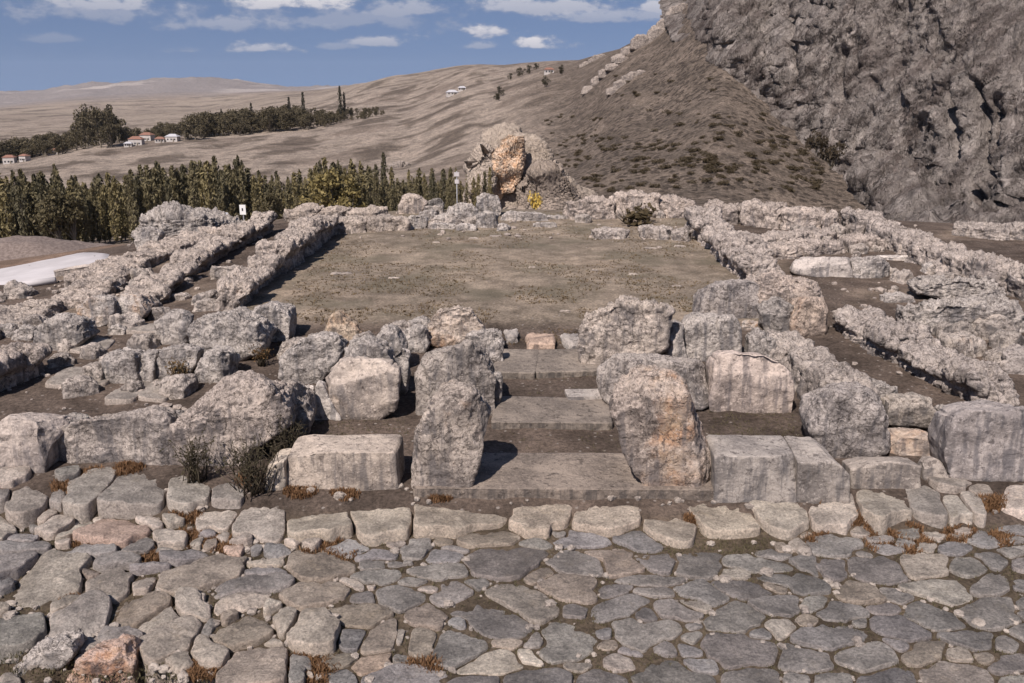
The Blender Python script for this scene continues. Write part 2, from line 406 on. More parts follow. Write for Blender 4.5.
def ground_mat():
    m, t, b = newmat('ground'); g = nd(t, 'ShaderNodeNewGeometry'); v = g.outputs['Position']
    a = nd(t, 'ShaderNodeAttribute', attribute_name='soil').outputs['Color']
    s = nd(t, 'ShaderNodeAttribute', attribute_name='kind').outputs['Color']; ks = nd(t, 'ShaderNodeSeparateColor', ins={0: s})
    n1 = noise(t, v, 1.1, 10, .7); n2 = noise(t, v, 14.0, 8, .75); n0 = noise(t, v, .12, 8, .65); n9 = noise(t, v, .35, 6, .6)
    c = mixc(t, 1.0, a, mixc(t, ramp(t, n1, .3, .7), (.62, .6, .58), (1.42, 1.38, 1.34)), 'MULTIPLY')
    c = mixc(t, 1.0, c, mixc(t, ramp(t, n2, .3, .7), (.55, .55, .55), (1.5, 1.46, 1.42)), 'MULTIPLY')
    c = mixc(t, 1.0, c, mixc(t, ramp(t, n0, .35, .65), (.78, .78, .78), (1.22, 1.2, 1.18)), 'MULTIPLY')
    mb = nd(t, 'ShaderNodeMapping', ins={0: v}); mb.inputs['Scale'].default_value = (.02, .03, .3); nb_ = noise(t, mb.outputs[0], 1.0, 9, .7, .8)
    c = mixc(t, ks.outputs[1], c, mixc(t, 1.0, c, mixc(t, ramp(t, nb_, .35, .65), (.84, .83, .82), (1.17, 1.16, 1.15)), 'MULTIPLY'))
    vp = nd(t, 'ShaderNodeTexVoronoi', ins={'Scale': 7.0, 'Randomness': 1.0}); t.links.new(v, vp.inputs['Vector'])
    pale = mth(t, 'MULTIPLY', mth(t, 'SUBTRACT', 1.0, ramp(t, mth(t, 'ADD', vp.outputs[0], mth(t, 'MULTIPLY', mth(t, 'SUBTRACT', n2, .5), .35)), .12, .26)), ramp(t, nd(t, 'ShaderNodeSeparateColor', ins={0: vp.outputs['Color']}).outputs[0], .55, .7))
    c = mixc(t, mth(t, 'MULTIPLY', mth(t, 'MULTIPLY', pale, mth(t, 'SUBTRACT', 1.0, ks.outputs[1])), .7), c, (.33, .29, .255))      # grit and small chips
    # turf: darker olive tufts
    c = mixc(t, mth(t, 'MULTIPLY', mth(t, 'MULTIPLY', ks.outputs[0], ramp(t, n9, .46, .62)), .55), c, (.13, .115, .082))
    # heath on the far hillside: small dark clumps and thin soil
    vo = nd(t, 'ShaderNodeTexVoronoi', ins={'Scale': .42, 'Randomness': 1.0}); t.links.new(v, vo.inputs['Vector'])
    nn = noise(t, v, .035, 5, .6); n7 = noise(t, v, .9, 6, .7)
    cl = mth(t, 'MULTIPLY', mth(t, 'SUBTRACT', 1.0, ramp(t, mth(t, 'ADD', vo.outputs[0], mth(t, 'MULTIPLY', mth(t, 'SUBTRACT', n7, .5), 1.2)), .25, .5)), ramp(t, nn, .36, .5))
    c = mixc(t, mth(t, 'MULTIPLY', mth(t, 'MULTIPLY', cl, ks.outputs[1]), .8), c, (.075, .06, .05))
    t.links.new(c, b.inputs['Base Color'])
    p = bump(t, None, n2, .9, .05)
    p2 = bump(t, None, n1, .7, .12, p)
    bb = nd(t, 'ShaderNodeBump', ins={'Strength': ks.outputs[1], 'Distance': 2.0, 'Height': mth(t, 'ADD', n7, mth(t, 'MULTIPLY', cl, .5)), 'Normal': p2})
    t.links.new(bb.outputs[0], b.inputs['Normal'])
    b.inputs['Specular IOR Level'].default_value = .05
    return m
M_GROUND = ground_mat()

def cliff_mat():
    m, t, b = newmat('cliff_rock'); g = nd(t, 'ShaderNodeNewGeometry'); v = g.outputs['Position']
    n1 = noise(t, v, .06, 10, .7, .5); n2 = noise(t, v, .35, 12, .72, .6); n3 = noise(t, v, 1.3, 8, .7); n4 = noise(t, v, .02, 4, .5)
    def rid(scale, off):
        mp = nd(t, 'ShaderNodeMapping', ins={0: v}); mp.inputs['Rotation'].default_value = (0, .7, 0); mp.inputs['Scale'].default_value = (1.25, .8, .5)
        q = nd(t, 'ShaderNodeVectorMath', operation='ADD', ins={0: mp.outputs[0], 1: (off, off * 2, off)}); n_ = nd(t, 'ShaderNodeTexNoise', ins={'Scale': scale, 'Detail': 7.0, 'Roughness': .6}); t.links.new(q.outputs[0], n_.inputs['Vector'])
        return mth(t, 'ABSOLUTE', mth(t, 'SUBTRACT', n_.outputs[0], .5))          # 0 along wandering lines
    r1, r2, r3 = rid(.11, 0.), rid(.27, 13.), rid(.7, 31.)
    c = mixc(t, ramp(t, n2, .36, .64), (.19, .16, .141), (.39, .338, .3))
    c = mixc(t, mth(t, 'MULTIPLY', ramp(t, n1, .47, .6), .6), c, (.14, .11, .096))
    c = mixc(t, mth(t, 'MULTIPLY', mth(t, 'SUBTRACT', 1.0, ramp(t, r2, .0, .05)), .75), c, (.38, .335, .3))     # pale veins and edges
    c = mixc(t, mth(t, 'MULTIPLY', mth(t, 'SUBTRACT', 1.0, ramp(t, r3, .0, .035)), .55), c, (.36, .315, .285))
    c = mixc(t, mth(t, 'MULTIPLY', mth(t, 'SUBTRACT', 1.0, ramp(t, r1, .0, .028)), .85), c, (.045, .037, .034))   # fissures
    c = mixc(t, mth(t, 'MULTIPLY', ramp(t, n3, .55, .68), .6), c, (.08, .066, .058))
    c = mixc(t, mth(t, 'MULTIPLY', ramp(t, n4, .48, .6), .45), c, (.3, .265, .24))
    n0 = noise(t, v, .028, 5, .6, .5); c = mixc(t, mth(t, 'MULTIPLY', ramp(t, n0, .5, .6), .55), c, (.135, .105, .092))
    t.links.new(c, b.inputs['Base Color'])
    wm = nd(t, 'ShaderNodeMapping', ins={0: v}); wm.inputs['Rotation'].default_value = (.3, .75, .2)
    wv = nd(t, 'ShaderNodeTexWave', wave_type='BANDS', bands_direction='Z', ins={'Scale': .055, 'Distortion': 9.0, 'Detail': 5.0, 'Detail Scale': .9, 'Detail Roughness': .62}); t.links.new(wm.outputs[0], wv.inputs['Vector'])
    c = mixc(t, mth(t, 'MULTIPLY', ramp(t, wv.outputs[1], .62, .95), .5), c, (.36, .315, .278))       # folded beds
    c = mixc(t, mth(t, 'MULTIPLY', mth(t, 'SUBTRACT', 1.0, ramp(t, wv.outputs[1], .02, .12)), .5), c, (.085, .07, .06))
    t.links.new(c, b.inputs['Base Color'])
    p = bump(t, None, wv.outputs[1], .7, 1.5)
    p = bump(t, None, ramp(t, r1, 0, .09), 1.0, 1.8, p)
    p = bump(t, None, ramp(t, r2, 0, .12), 1.0, 1.0, p)
    bump(t, b, n2, 1.0, 1.2, p)
    b.inputs['Specular IOR Level'].default_value = .05
    return m
M_CLIFF = cliff_mat()

def simple(name, c1, c2, scale, rough=.9, bmp=0., dist=.02, useobj=False, detail=8):
    m, t, b = newmat(name); v, oi = objvec(t)
    c = mixc(t, ramp(t, noise(t, v, scale, detail, .65), .32, .68), c1, c2)
    if useobj: c = mixc(t, 1.0, c, oi.outputs['Color'], 'MULTIPLY')
    t.links.new(c, b.inputs['Base Color']); b.inputs['Roughness'].default_value = rough
    if bmp: bump(t, b, noise(t, v, scale * 3, 8, .7), bmp, dist)
    return m
def leafmat(name, c1, c2):
    m, t, b = newmat(name); oi = nd(t, 'ShaderNodeObjectInfo'); g = nd(t, 'ShaderNodeNewGeometry')
    c = mixc(t, g.outputs['Random Per Island'], c1, c2); c = mixc(t, 1.0, c, oi.outputs['Color'], 'MULTIPLY')
    t.links.new(c, b.inputs['Base Color']); b.inputs['Roughness'].default_value = .7
    tr = nd(t, 'ShaderNodeBsdfTranslucent', ins={0: c}); mx = nd(t, 'ShaderNodeMixShader', ins={0: .25, 1: b.outputs[0], 2: tr.outputs[0]})
    t.links.new(mx.outputs[0], [n for n in t.nodes if n.type == 'OUTPUT_MATERIAL'][0].inputs[0])
    return m
M_LEAF = leafmat('leaves', (.072, .066, .042), (.128, .114, .075))
M_TWIG = leafmat('dry_twigs', (.09, .07, .05), (.2, .16, .11))
M_WEED = leafmat('dry_weeds', (.17, .095, .05), (.4, .25, .13))
M_YELLOW = leafmat('yellow_leaves', (.5, .36, .08), (.7, .5, .13))
M_BARK = simple('bark', (.1, .085, .065), (.2, .17, .13), 3.0, bmp=.5)
M_PLASTER = simple('plaster', (.4, .37, .34), (.5, .46, .43), .6)
M_TILE = simple('roof_tiles', (.19, .1, .075), (.27, .14, .1), 1.5, bmp=.4, dist=.05)
M_SHEET = simple('grey_roofing', (.36, .35, .36), (.46, .45, .46), .8)
M_GLASS = simple('dark_window', (.03, .03, .035), (.05, .05, .06), 1.0, rough=.2)
M_WHITE = simple('white_paint', (.72, .7, .67), (.82, .8, .77), 2.0, rough=.6)
M_STEEL = simple('grey_steel', (.25, .25, .26), (.34, .34, .35), 4.0, rough=.5)
M_DIRT = simple('rubble_fill', (.12, .092, .08), (.22, .175, .15), 2.5, bmp=.8, dist=.08)
M_PALE = simple('pale_gravel', (.42, .39, .38), (.53, .495, .485), .5, bmp=.3, dist=.02)

# ------------------------------------------------------------------ the ground: one sheet to the horizon
aF = np.linspace(_ang(512) - R(42), _ang(512) + R(42), 420)
aB = np.linspace(aF[-1], aF[0] + 2 * math.pi, 60)[1:-1]
A = np.concatenate([aF, aB]); Dr = np.exp(np.linspace(math.log(1.5), math.log(14000), 620))
AA, DD = np.meshgrid(A, Dr); X = (DD * np.sin(AA)).ravel(); Y = (DD * np.cos(AA)).ravel(); Z = H(X, Y)
nA, nD = len(A), len(Dr)
V = np.stack([X, Y, Z], 1)
i, j = np.meshgrid(np.arange(nA), np.arange(nD - 1)); i2 = (i + 1) % nA
Fq = np.stack([j * nA + i, j * nA + i2, (j + 1) * nA + i2, (j + 1) * nA + i], -1).reshape(-1, 4)[:, ::-1]
V = np.vstack([V, [[0, 0, h1(0, .5)]]]); fan = [(k, len(V) - 1, (k + 1) % nA) for k in range(nA)]
ground = mesh_obj('ground', V, Fq.tolist() + fan, M_GROUND); tag(ground, kind='structure')
Pn = np.stack([X, Y, 0 * X], 1); D = np.hypot(X, Y)
n_a = fbm(Pn / 6, 4); n_b = fbm(Pn / 60, 4); n_c = fbm(Pn / 400, 4)
def mixw(c, k, new): return c * (1 - k[:, None]) + np.array(new) * k[:, None]
C = np.tile([.1, .081, .069], (len(X), 1))                                   # soil among the stones
C = mixw(C, sstep(22.5, 24, Y) * sstep(-9.5, -8.2, X) * (1 - sstep(6.3, 7.2, X)) , (.225, .192, .155))   # dry turf of the court
C = mixw(C, sstep(.1, .6, n_a) * sstep(22.5, 24, Y) * (1 - sstep(45, 60, D)) * .5, (.26, .215, .17))
C = mixw(C, (1 - sstep(12.9, 13.3, Y)) * .75, (.098, .08, .058))                 # soil in the joints of the street
C = mixw(C, sstep(46, 60, D), (.165, .118, .088))                                 # bare red-brown earth beyond
C = mixw(C, sstep(130, 200, D), (.215, .178, .147))
C = mixw(C, sstep(-.1, .5, n_b) * sstep(200, 300, D), (.26, .216, .178))
C = mixw(C, sstep(.2, .7, n_c) * sstep(700, 1200, D) * .7, (.265, .22, .18))
C = mixw(C, sstep(900, 1300, D) * sstep(-.25, .05, fbm(Pn / 170 + 3, 3)) * (1 - sstep(3300, 4000, D)) * .8, (.28, .238, .188))
C = mixw(C, sstep(.25, .4, fbm(Pn / 120 + 9, 3)) * sstep(600, 1300, D) * .85, (.125, .105, .085))
C = mixw(C, sstep(3400, 4300, D) * .9, (.2, .19, .195))  # far hills greyed: haze painted into their colour
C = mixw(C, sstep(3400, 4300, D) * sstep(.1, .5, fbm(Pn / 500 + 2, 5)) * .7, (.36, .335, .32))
C = mixw(C, sstep(.1, .3, ridged(Pn / 70 + 4, 4)) * sstep(260, 380, D) * (1 - sstep(1500, 2500, D)) * .75, (.35, .3, .25))
C = mixw(C, sstep(.12, .35, fbm(Pn / 38 + 7, 4)) * sstep(260, 340, D) * (1 - sstep(1200, 2000, D)) * .85, (.115, .094, .076))
right = sstep(_ang(480), _ang(590), np.arctan2(X, Y))
C = mixw(C, right * sstep(150, 200, D) * (1 - sstep(700, 900, D)), (.225, .187, .153))
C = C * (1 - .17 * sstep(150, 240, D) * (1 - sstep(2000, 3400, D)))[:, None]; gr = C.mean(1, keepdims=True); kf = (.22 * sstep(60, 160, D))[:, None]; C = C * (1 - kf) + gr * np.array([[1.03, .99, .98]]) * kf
K = np.zeros((len(X), 4)); K[:, 3] = 1
K[:, 0] = sstep(22.5, 25, Y) * (1 - sstep(60, 80, D)) * sstep(-9.5, -8.2, X) * (1 - sstep(6.3, 7.2, X))
K[:, 1] = sstep(150, 220, D) * (.5 + .5 * right) * (1 - sstep(1200, 2500, D))
C = np.vstack([C, [[.1, .08, .06]]]); K = np.vstack([K, [[0, 0, 0, 1]]])
for nm, arr in (('soil', np.hstack([C, np.ones((len(C), 1))])), ('kind', K)):
    at_ = ground.data.color_attributes.new(nm, 'FLOAT_COLOR', 'POINT'); at_.data.foreach_set('color', arr.astype(np.float32).ravel())

# ------------------------------------------------------------------ the crag on the right
nx_, ny_ = 540, 330
xs = np.linspace(555, 1500, nx_); ys = np.linspace(300, -190, ny_)
def xline(y): return 9 * perlin(np.array([[y / 17, .4, .7]]))[0] + 5 * perlin(np.array([[y / 6, 3.4, .7]]))[0] + np.interp(y, [-190, -40, 3, 30, 62, 90, 140, 190, 225], [690, 690, 684, 697, 715, 745, 800, 850, 880])
XX, YY = np.meshgrid(xs, ys)
def hit_dist(px, py):
    """how far the ground is along sight lines"""
    d = np.array([ray(a, b) for a, b in zip(px, py)]); d /= np.hypot(d[:, 0], d[:, 1])[:, None]
    out = np.full(len(px), 640.0); done = np.zeros(len(px), bool)
    for Dk in np.arange(150, 640, 3.0):
        p = CAM + d * Dk; hz = H(p[:, 0], p[:, 1]); k = (~done) & (p[:, 2] < hz); out[k] = Dk; done |= k
    return out
lineD = hit_dist(np.array([xline(y) for y in ys]), ys)
lineD = np.maximum.accumulate(lineD)
lineD = np.convolve(np.pad(lineD, 6, mode='edge'), np.ones(13) / 13, 'valid')
Vc = np.zeros((ny_, nx_, 3)); TT = np.zeros((ny_, nx_)); DDc = np.zeros((ny_, nx_))
for jy, yy in enumerate(ys):
    for ix, xx in enumerate(xs):
        t = (xx - xline(yy)) / 240; TT[jy, ix] = t
        tt = max(0, min(1, t)); tt = tt * tt * (3 - 2 * tt)
        Dd = (lineD[jy] + 8 - 260 * min(t, 0)) * (1 - tt) + (212 + (200 - yy) * .36) * tt - 10 * sstep(0, .12, t)
        DDc[jy, ix] = Dd
gx, gy = np.linspace(555, 1100, 56), np.linspace(225, -60, 48); GX, GY = np.meshgrid(gx, gy); HG = hit_dist(GX.ravel(), GY.ravel()).reshape(GX.shape)
def hit_i(x, y):
    fx = np.clip((x - gx[0]) / (gx[1] - gx[0]), 0, 54.999); fy = np.clip((y - gy[0]) / (gy[1] - gy[0]), 0, 46.999); a, b = int(fx), int(fy); u, v = fx - a, fy - b
    return (HG[b, a] * (1 - u) + HG[b, a + 1] * u) * (1 - v) + (HG[b + 1, a] * (1 - u) + HG[b + 1, a + 1] * u) * v
for jy, yy in enumerate(ys):
    for ix, xx in enumerate(xs):
        t = TT[jy, ix]
        if t > 0: DDc[jy, ix] = min(DDc[jy, ix], hit_i(xx, yy) - 24 * sstep(0, .16, t))
for jy in range(1, ny_):
    inc = .04 + .3 * sstep(.12, .45, TT[jy]); k = (TT[jy] > 0) & (TT[jy - 1] > 0)
    DDc[jy] = np.where(k, np.maximum(DDc[jy], DDc[jy - 1] + inc), DDc[jy])
for jy, yy in enumerate(ys):
    for ix, xx in enumerate(xs): Vc[jy, ix] = onD(xx, yy, DDc[jy, ix])
keep = TT.ravel() > -.12
Vc = Vc.reshape(-1, 3)
Fc_ = []
ii, jj = np.meshgrid(np.arange(nx_ - 1), np.arange(ny_ - 1)); a0_ = jj * nx_ + ii
Fcl = np.stack([a0_, a0_ + 1, a0_ + nx_ + 1, a0_ + nx_], -1).reshape(-1, 4)
Nn = vnormals(Vc, Fcl)
if Nn[:, 1].mean() > 0: Fcl = Fcl[:, ::-1]; Nn = -Nn
wrp = np.stack([fbm(Vc / 30 + 5, 3), fbm(Vc / 30 + 50, 3), fbm(Vc / 30 + 90, 3)], 1) * 7
ca, sa = math.cos(.8), math.sin(.8); Vr = np.column_stack([Vc[:, 0] * ca + Vc[:, 2] * sa, Vc[:, 1], -Vc[:, 0] * sa + Vc[:, 2] * ca]) + wrp * .6     # slanting beds
dsp = 3.0 * ridged((Vc + wrp) / np.array([40, 40, 60]), 3, .5) + 1.9 * ridged(Vr / np.array([30, 16, 7.5]), 4, .6) + 1.0 * ridged(Vr / np.array([10, 6, 2.6]), 3, .62)
dsp *= sstep(-.1, .25, TT.ravel()) * .75 + .25
# tall clefts near the right edge
xc = np.tile(xs, ny_); yc = np.repeat(ys, nx_)
for (cx, wd, y0, y1, dp) in ((985, 4, 95, 215, 9), (960, 5, 100, 160, 6), (1000, 3, 110, 175, 5), (845, 5, 60, 110, 4), (795, 4, 20, 90, 4)):
    cxx = cx + 9 * perlin(np.stack([yc / 22, yc * 0 + cx, yc * 0], 1))
    dsp -= dp * np.exp(-((xc - cxx) / wd) ** 2) * sstep(y0 - 15, y0, yc) * (1 - sstep(y1, y1 + 12, yc))
Vc = Vc + Nn * dsp[:, None]
Fcl = Fcl[keep[Fcl].all(1)]
tag(mesh_obj('mountain', Vc, Fcl, M_CLIFF), kind='structure')

# ------------------------------------------------------------------ stones: outlines read off the view, each set at its own place and size
TL = {'A1': (0, 463, 4.6545), 'A2': (200, 463, 4.6545), 'A3': (400, 463, 4.6545), 'A4': (600, 463, 4.6545), 'A5': (804, 463, 4.6545),
      'B1': (0, 560, 4.6545), 'B2': (200, 560, 4.6545), 'B3': (400, 560, 4.6545), 'B4': (600, 560, 4.6545), 'B5': (804, 560, 4.6545),
      'T1': (0, 190, 4.555), 'T2': (0, 310, 4.018), 'T3': (180, 190, 4.555), 'T4': (180, 310, 3.796), 'T5': (380, 180, 4.268), 'T6': (400, 300, 3.417),
      'T7': (580, 290, 3.254), 'U1': (560, 180, 4.555), 'U2': (760, 180, 3.879), 'U3': (784, 310, 3.596), 'P': (0, 0, 1)}
def px(tile, pts):
    x0, y0, s = TL[tile]; return [(x0 + a / s, y0 + b / s) for a, b in pts]
_seed = [100]
def rock(name, label, cat, tile, pts, depth, base=None, warm=.2, tint=1.0, mat=None, group=None, rnd=.11, bd=.2, lean=.0, tb=.12, rough=.05, karst=.05, chips=7, soft=.1, grow=1.11, n=26, down=True, flute=0., parent=None, z0=None):
    """an upright stone whose front stands at the picture point (middle, base)"""
    pp = px(tile, pts); xs_ = [p[0] for p in pp]; ys_ = [p[1] for p in pp]
    by = max(ys_) if base is None else base; bx = (min(xs_) + max(xs_)) / 2
    p0 = at(bx, by) if z0 is None else onz(bx, by, z0)
    Y0 = p0[1]; W = np.array([onY(x, y, Y0) for x, y in pp])
    o2 = W[:, [0, 2]].copy()
    if down:   # foot sunk a little into the ground
        lowest = o2[:, 1].min(); k = o2[:, 1] < lowest + .12 * (o2[:, 1].max() - lowest)
        o2[k, 1] = np.minimum(o2[k, 1], p0[2]) - .08
    if centroid(o2)[1] is None: pass
    ar = 0
    for i in range(len(o2)):
        a, b = o2[i], o2[(i + 1) % len(o2)]; ar += a[0] * b[1] - a[1] * b[0]
    if ar < 0: o2 = o2[::-1]
    _seed[0] += 1; n = int(n * 1.3)
    ox = o2[:, 0].mean(); o2 = o2 - np.array([ox, 0])
    if bd > 0:      # the outline seen from above takes in part of the top
        depth = depth * .88; hgt = np.ptp(o2[:, 1]); rise = depth * .4 / hgt; k_ = min(.3, .5 * rise); zb = o2[:, 1].min(); o2[:, 1] = zb + (o2[:, 1] - zb) * (1 - k_); bd = min(.5, .55 * rise)
    P, Fc = rock_shape(o2, depth, rnd=rnd, n=n, bd=bd, lean=lean, tb=tb, rough=rough, karst=karst, chips=chips, seed=_seed[0], flute=flute, soft=soft, grow=grow)
    loc = np.array([ox, Y0, P[:, 2].min()]); P = P + np.array([ox, Y0, 0])
    t = tint if isinstance(tint, tuple) else (tint, tint, tint)
    o = mesh_obj(name, P, Fc, mat or M_KARST, parent=parent, loc=loc if parent is None else None, color=(*t, warm))
    if parent is None: tag(o, label, cat, group)
    return o

# ---- flat stones of the street and the kerb row
PACK = []          # (centre, angles, radii) of every laid stone, so that neighbours grow up to a joint between them
PA = np.linspace(0, 2 * math.pi, 72, endpoint=False)
def pack_add(pts):
    w = np.array([at(x, y)[:2] for (x, y) in pts])
    ar = sum(w[i][0] * w[(i + 1) % len(w)][1] - w[i][1] * w[(i + 1) % len(w)][0] for i in range(len(w)))
    if ar < 0: w = w[::-1]
    c = centroid(w); w = soften(w, 1, .08); PACK.append((c, poly_radius(w, c, PA), math.sqrt(abs(ar) / 2))); return len(PACK) - 1
def pack_radius(i, ang, grow=1.4, joint=.04):
    c, rad, size = PACK[i]; R0 = np.interp(ang, np.append(PA, 2 * math.pi), np.append(rad, rad[0]))
    near = [j for j in range(len(PACK)) if j != i and np.hypot(*(PACK[j][0] - c)) < rad.max() * 1.4 + PACK[j][1].max() * 1.4]
    best = np.full(len(ang), .55); live = np.ones(len(ang), bool)
    for k in np.arange(.55, grow, .02):
        p = c + (k * R0)[:, None] * np.stack([np.cos(ang), np.sin(ang)], 1); ok = live.copy()
        for j in near:
            v = p - PACK[j][0]; d = np.hypot(v[:, 0], v[:, 1]); a = np.arctan2(v[:, 1], v[:, 0]) % (2 * math.pi)
            Rj = np.interp(a, np.append(PA, 2 * math.pi), np.append(PACK[j][1], PACK[j][1][0]))
            # gap of about two joint widths, measured in metres
            ok &= (d / Rj - k) * Rj > joint
        ok &= (k <= 1.0) | ((k - 1) * R0 < .17)
        best = np.where(ok, k, best); live = ok
    return best * R0
def flat_stone(name, pts, thick=.16, top=.05, dome=.03, seed=0, nr=9, ns=56, mat=None, color=(1, 1, 1, 0), skip_ground=None, rough=1.0, tilt=0.):
    i_ = pts; c = PACK[i_][0]
    ang = np.linspace(0, 2 * math.pi, ns, endpoint=False); Rr = pack_radius(i_, ang)
    for _ in range(3 if ns > 70 else 2): Rr = .6 * Rr + .2 * np.roll(Rr, 1) + .2 * np.roll(Rr, -1)
    # an uneven, broken outline
    q = np.stack([c[0] + Rr * np.cos(ang), c[1] + Rr * np.sin(ang), ang * 0 + seed], 1)
    Rr = Rr * (1 + .035 * fbm(q * 3.4, 2) + .01 * fbm(q * 11, 2))
    zg = h1(c[0], c[1]) + (np.random.default_rng(seed).uniform(-.03, .06) if tilt > .7 else 0)
    rings = []; 
    prof = [(1.02, -thick), (1.005, -.03), (.995, top * .5), (.978, top * .86), (.945, top * .99), (.88, top), (.72, top), (.5, top), (.25, top)]
    r_ = np.random.default_rng(seed + 5); tx, ty = r_.normal(size=2) * .02 * (1 + tilt * 3)
    size = Rr.mean()
    for (k, zz) in prof:
        x = c[0] + Rr * k * np.cos(ang); y = c[1] + Rr * k * np.sin(ang)
        z = np.full(ns, zz); 
        if zz > 0: z = z + dome * (1 - k * k)
        P = np.stack([x, y, z + seed * .37], 1)
        if zz > -.05:
            nn = .022 * fbm(P * 2.6, 3, .55) * rough + .013 * ridged(P * 4.6, 2, .55) * rough
            z = z + nn + (x - c[0]) * tx + (y - c[1]) * ty
            if .85 < k < 1: z = z - .03 * np.maximum(0, perlin(P * 4.5) - .05) * rough * (1 if k > .93 else .5)
        rings.append(np.stack([x, y, z + zg], 1))
    V = np.vstack(rings + [np.array([[c[0], c[1], zg + top + dome + .02 * float(fbm(np.array([[c[0], c[1], top + seed * .37]]) * 2.6, 4, .6)[0])]])])
    Fs = []
    for k in range(len(prof) - 1):
        for s in range(ns):
            s2 = (s + 1) % ns; Fs.append((k * ns + s, k * ns + s2, (k + 1) * ns + s2, (k + 1) * ns + s))
    k = len(prof) - 1
    for s in range(ns): Fs.append((k * ns + s, k * ns + (s + 1) % ns, len(V) - 1))
    return mesh_obj(name, V, Fs, mat or M_PAVE, loc=(c[0], c[1], zg), color=color)

KERB = [  # landmark wording, outline, tint, raised
 ('narrow leaning kerb stone', 'P', [(21, 484), (48, 479), (50, 495), (32, 523), (13, 525), (14, 504)], (1.15, 1.1, 1.05)),
 ('small wedged kerb stone', 'P', [(51, 493), (63, 489), (66, 500), (62, 511), (52, 508)], (.95, .93, .92)),
 ('tall slanting kerb stone', 'P', [(69, 491), (82, 479), (107, 470), (111, 479), (95, 512), (77, 521), (67, 514)], (1.1, 1.08, 1.04)),
 ('broad rounded kerb stone', 'P', [(120, 480), (146, 469), (165, 482), (159, 506), (129, 519), (101, 511), (110, 500)], (1.05, 1.03, 1.0)),
 ('notched kerb stone in weeds', 'P', [(170, 482), (183, 481), (208, 491), (206, 504), (183, 510), (170, 504)], (1.2, 1.18, 1.12)),
 ('small lumpy kerb stone', 'P', [(215, 491), (228, 485), (239, 489), (241, 509), (213, 508)], (1.0, .98, .96)),
 ('pale tapering kerb stone', 'P', [(202, 512), (210, 509), (238, 511), (226, 530), (202, 532)], (1.45, 1.38, 1.3)),
 ('dark topped kerb stone', 'P', [(252, 505), (264, 489), (279, 489), (283, 510), (277, 541), (239, 534), (243, 510)], (1.35, 1.3, 1.24)),
 ('smooth faceted kerb stone', 'P', [(289, 503), (337, 496), (346, 534), (329, 543), (297, 537)], (1.35, 1.29, 1.16)),
 ('speckled upright kerb stone', 'P', [(355, 502), (398, 490), (410, 517), (408, 536), (367, 542)], (1.4, 1.33, 1.2)),
 ('long wedge kerb stone', 'P', [(421, 504), (452, 501), (507, 506), (505, 519), (473, 532), (443, 539), (416, 536)], (1.2, 1.12, 1.0)),
 ('round kerb stone', 'P', [(514, 506), (537, 501), (568, 504), (571, 517), (548, 534), (533, 537), (516, 525)], (1.35, 1.24, 1.1)),
 ('wide oval kerb stone', 'P', [(574, 515), (587, 504), (620, 503), (637, 508), (639, 523), (619, 533), (600, 534), (582, 530)], (1.35, 1.25, 1.12)),
 ('drooping oval kerb stone', 'P', [(643, 512), (654, 507), (682, 515), (689, 530), (684, 545), (660, 540), (646, 527)], (1.3, 1.22, 1.1)),
 ('squat kerb stone by the moss', 'P', [(695, 508), (733, 505), (748, 512), (750, 534), (712, 535)], (1.3, 1.22, 1.08)),
 ('square pale kerb stone', 'P', [(755, 508), (768, 500), (802, 500), (804, 534), (785, 536), (759, 519)], (1.3, 1.25, 1.15)),
 ('cracked kerb stone', 'P', [(812, 509), (849, 497), (856, 517), (845, 534), (817, 530)], (1.4, 1.33, 1.25)),
 ('knobbly kerb stone', 'P', [(860, 500), (868, 492), (901, 495), (905, 517), (890, 530), (866, 525)], (1.3, 1.25, 1.15)),
 ('slim grey leaning kerb stone', 'P', [(909, 491), (916, 487), (933, 491), (943, 519), (933, 521), (911, 510)], (1.05, 1.03, 1.0)),
 ('pale sliver kerb stone', 'P', [(944, 502), (954, 498), (969, 523), (950, 523)], (1.3, 1.27, 1.2)),
 ('thin streaked kerb stone', 'P', [(961, 495), (976, 495), (983, 523), (974, 519)], (1.4, 1.35, 1.28)),
 ('little oval kerb stone under the grey block', 'P', [(933, 480), (954, 476), (967, 484), (963, 492), (937, 490)], (1.15, 1.1, 1.05)),
 ('white lump of a kerb stone', 'P', [(1004, 506), (1012, 491), (1034, 493), (1034, 519)], (1.8, 1.68, 1.6)),
]
G = (1, 1, 1); DK = (.8, .8, .82); LT = (1.4, 1.33, 1.25); BR = (1.15, 1.06, .96); PK = (1.5, 1.25, 1.1); BL = (1.0, 1.02, 1.08); WH = (1.9, 1.8, 1.7)
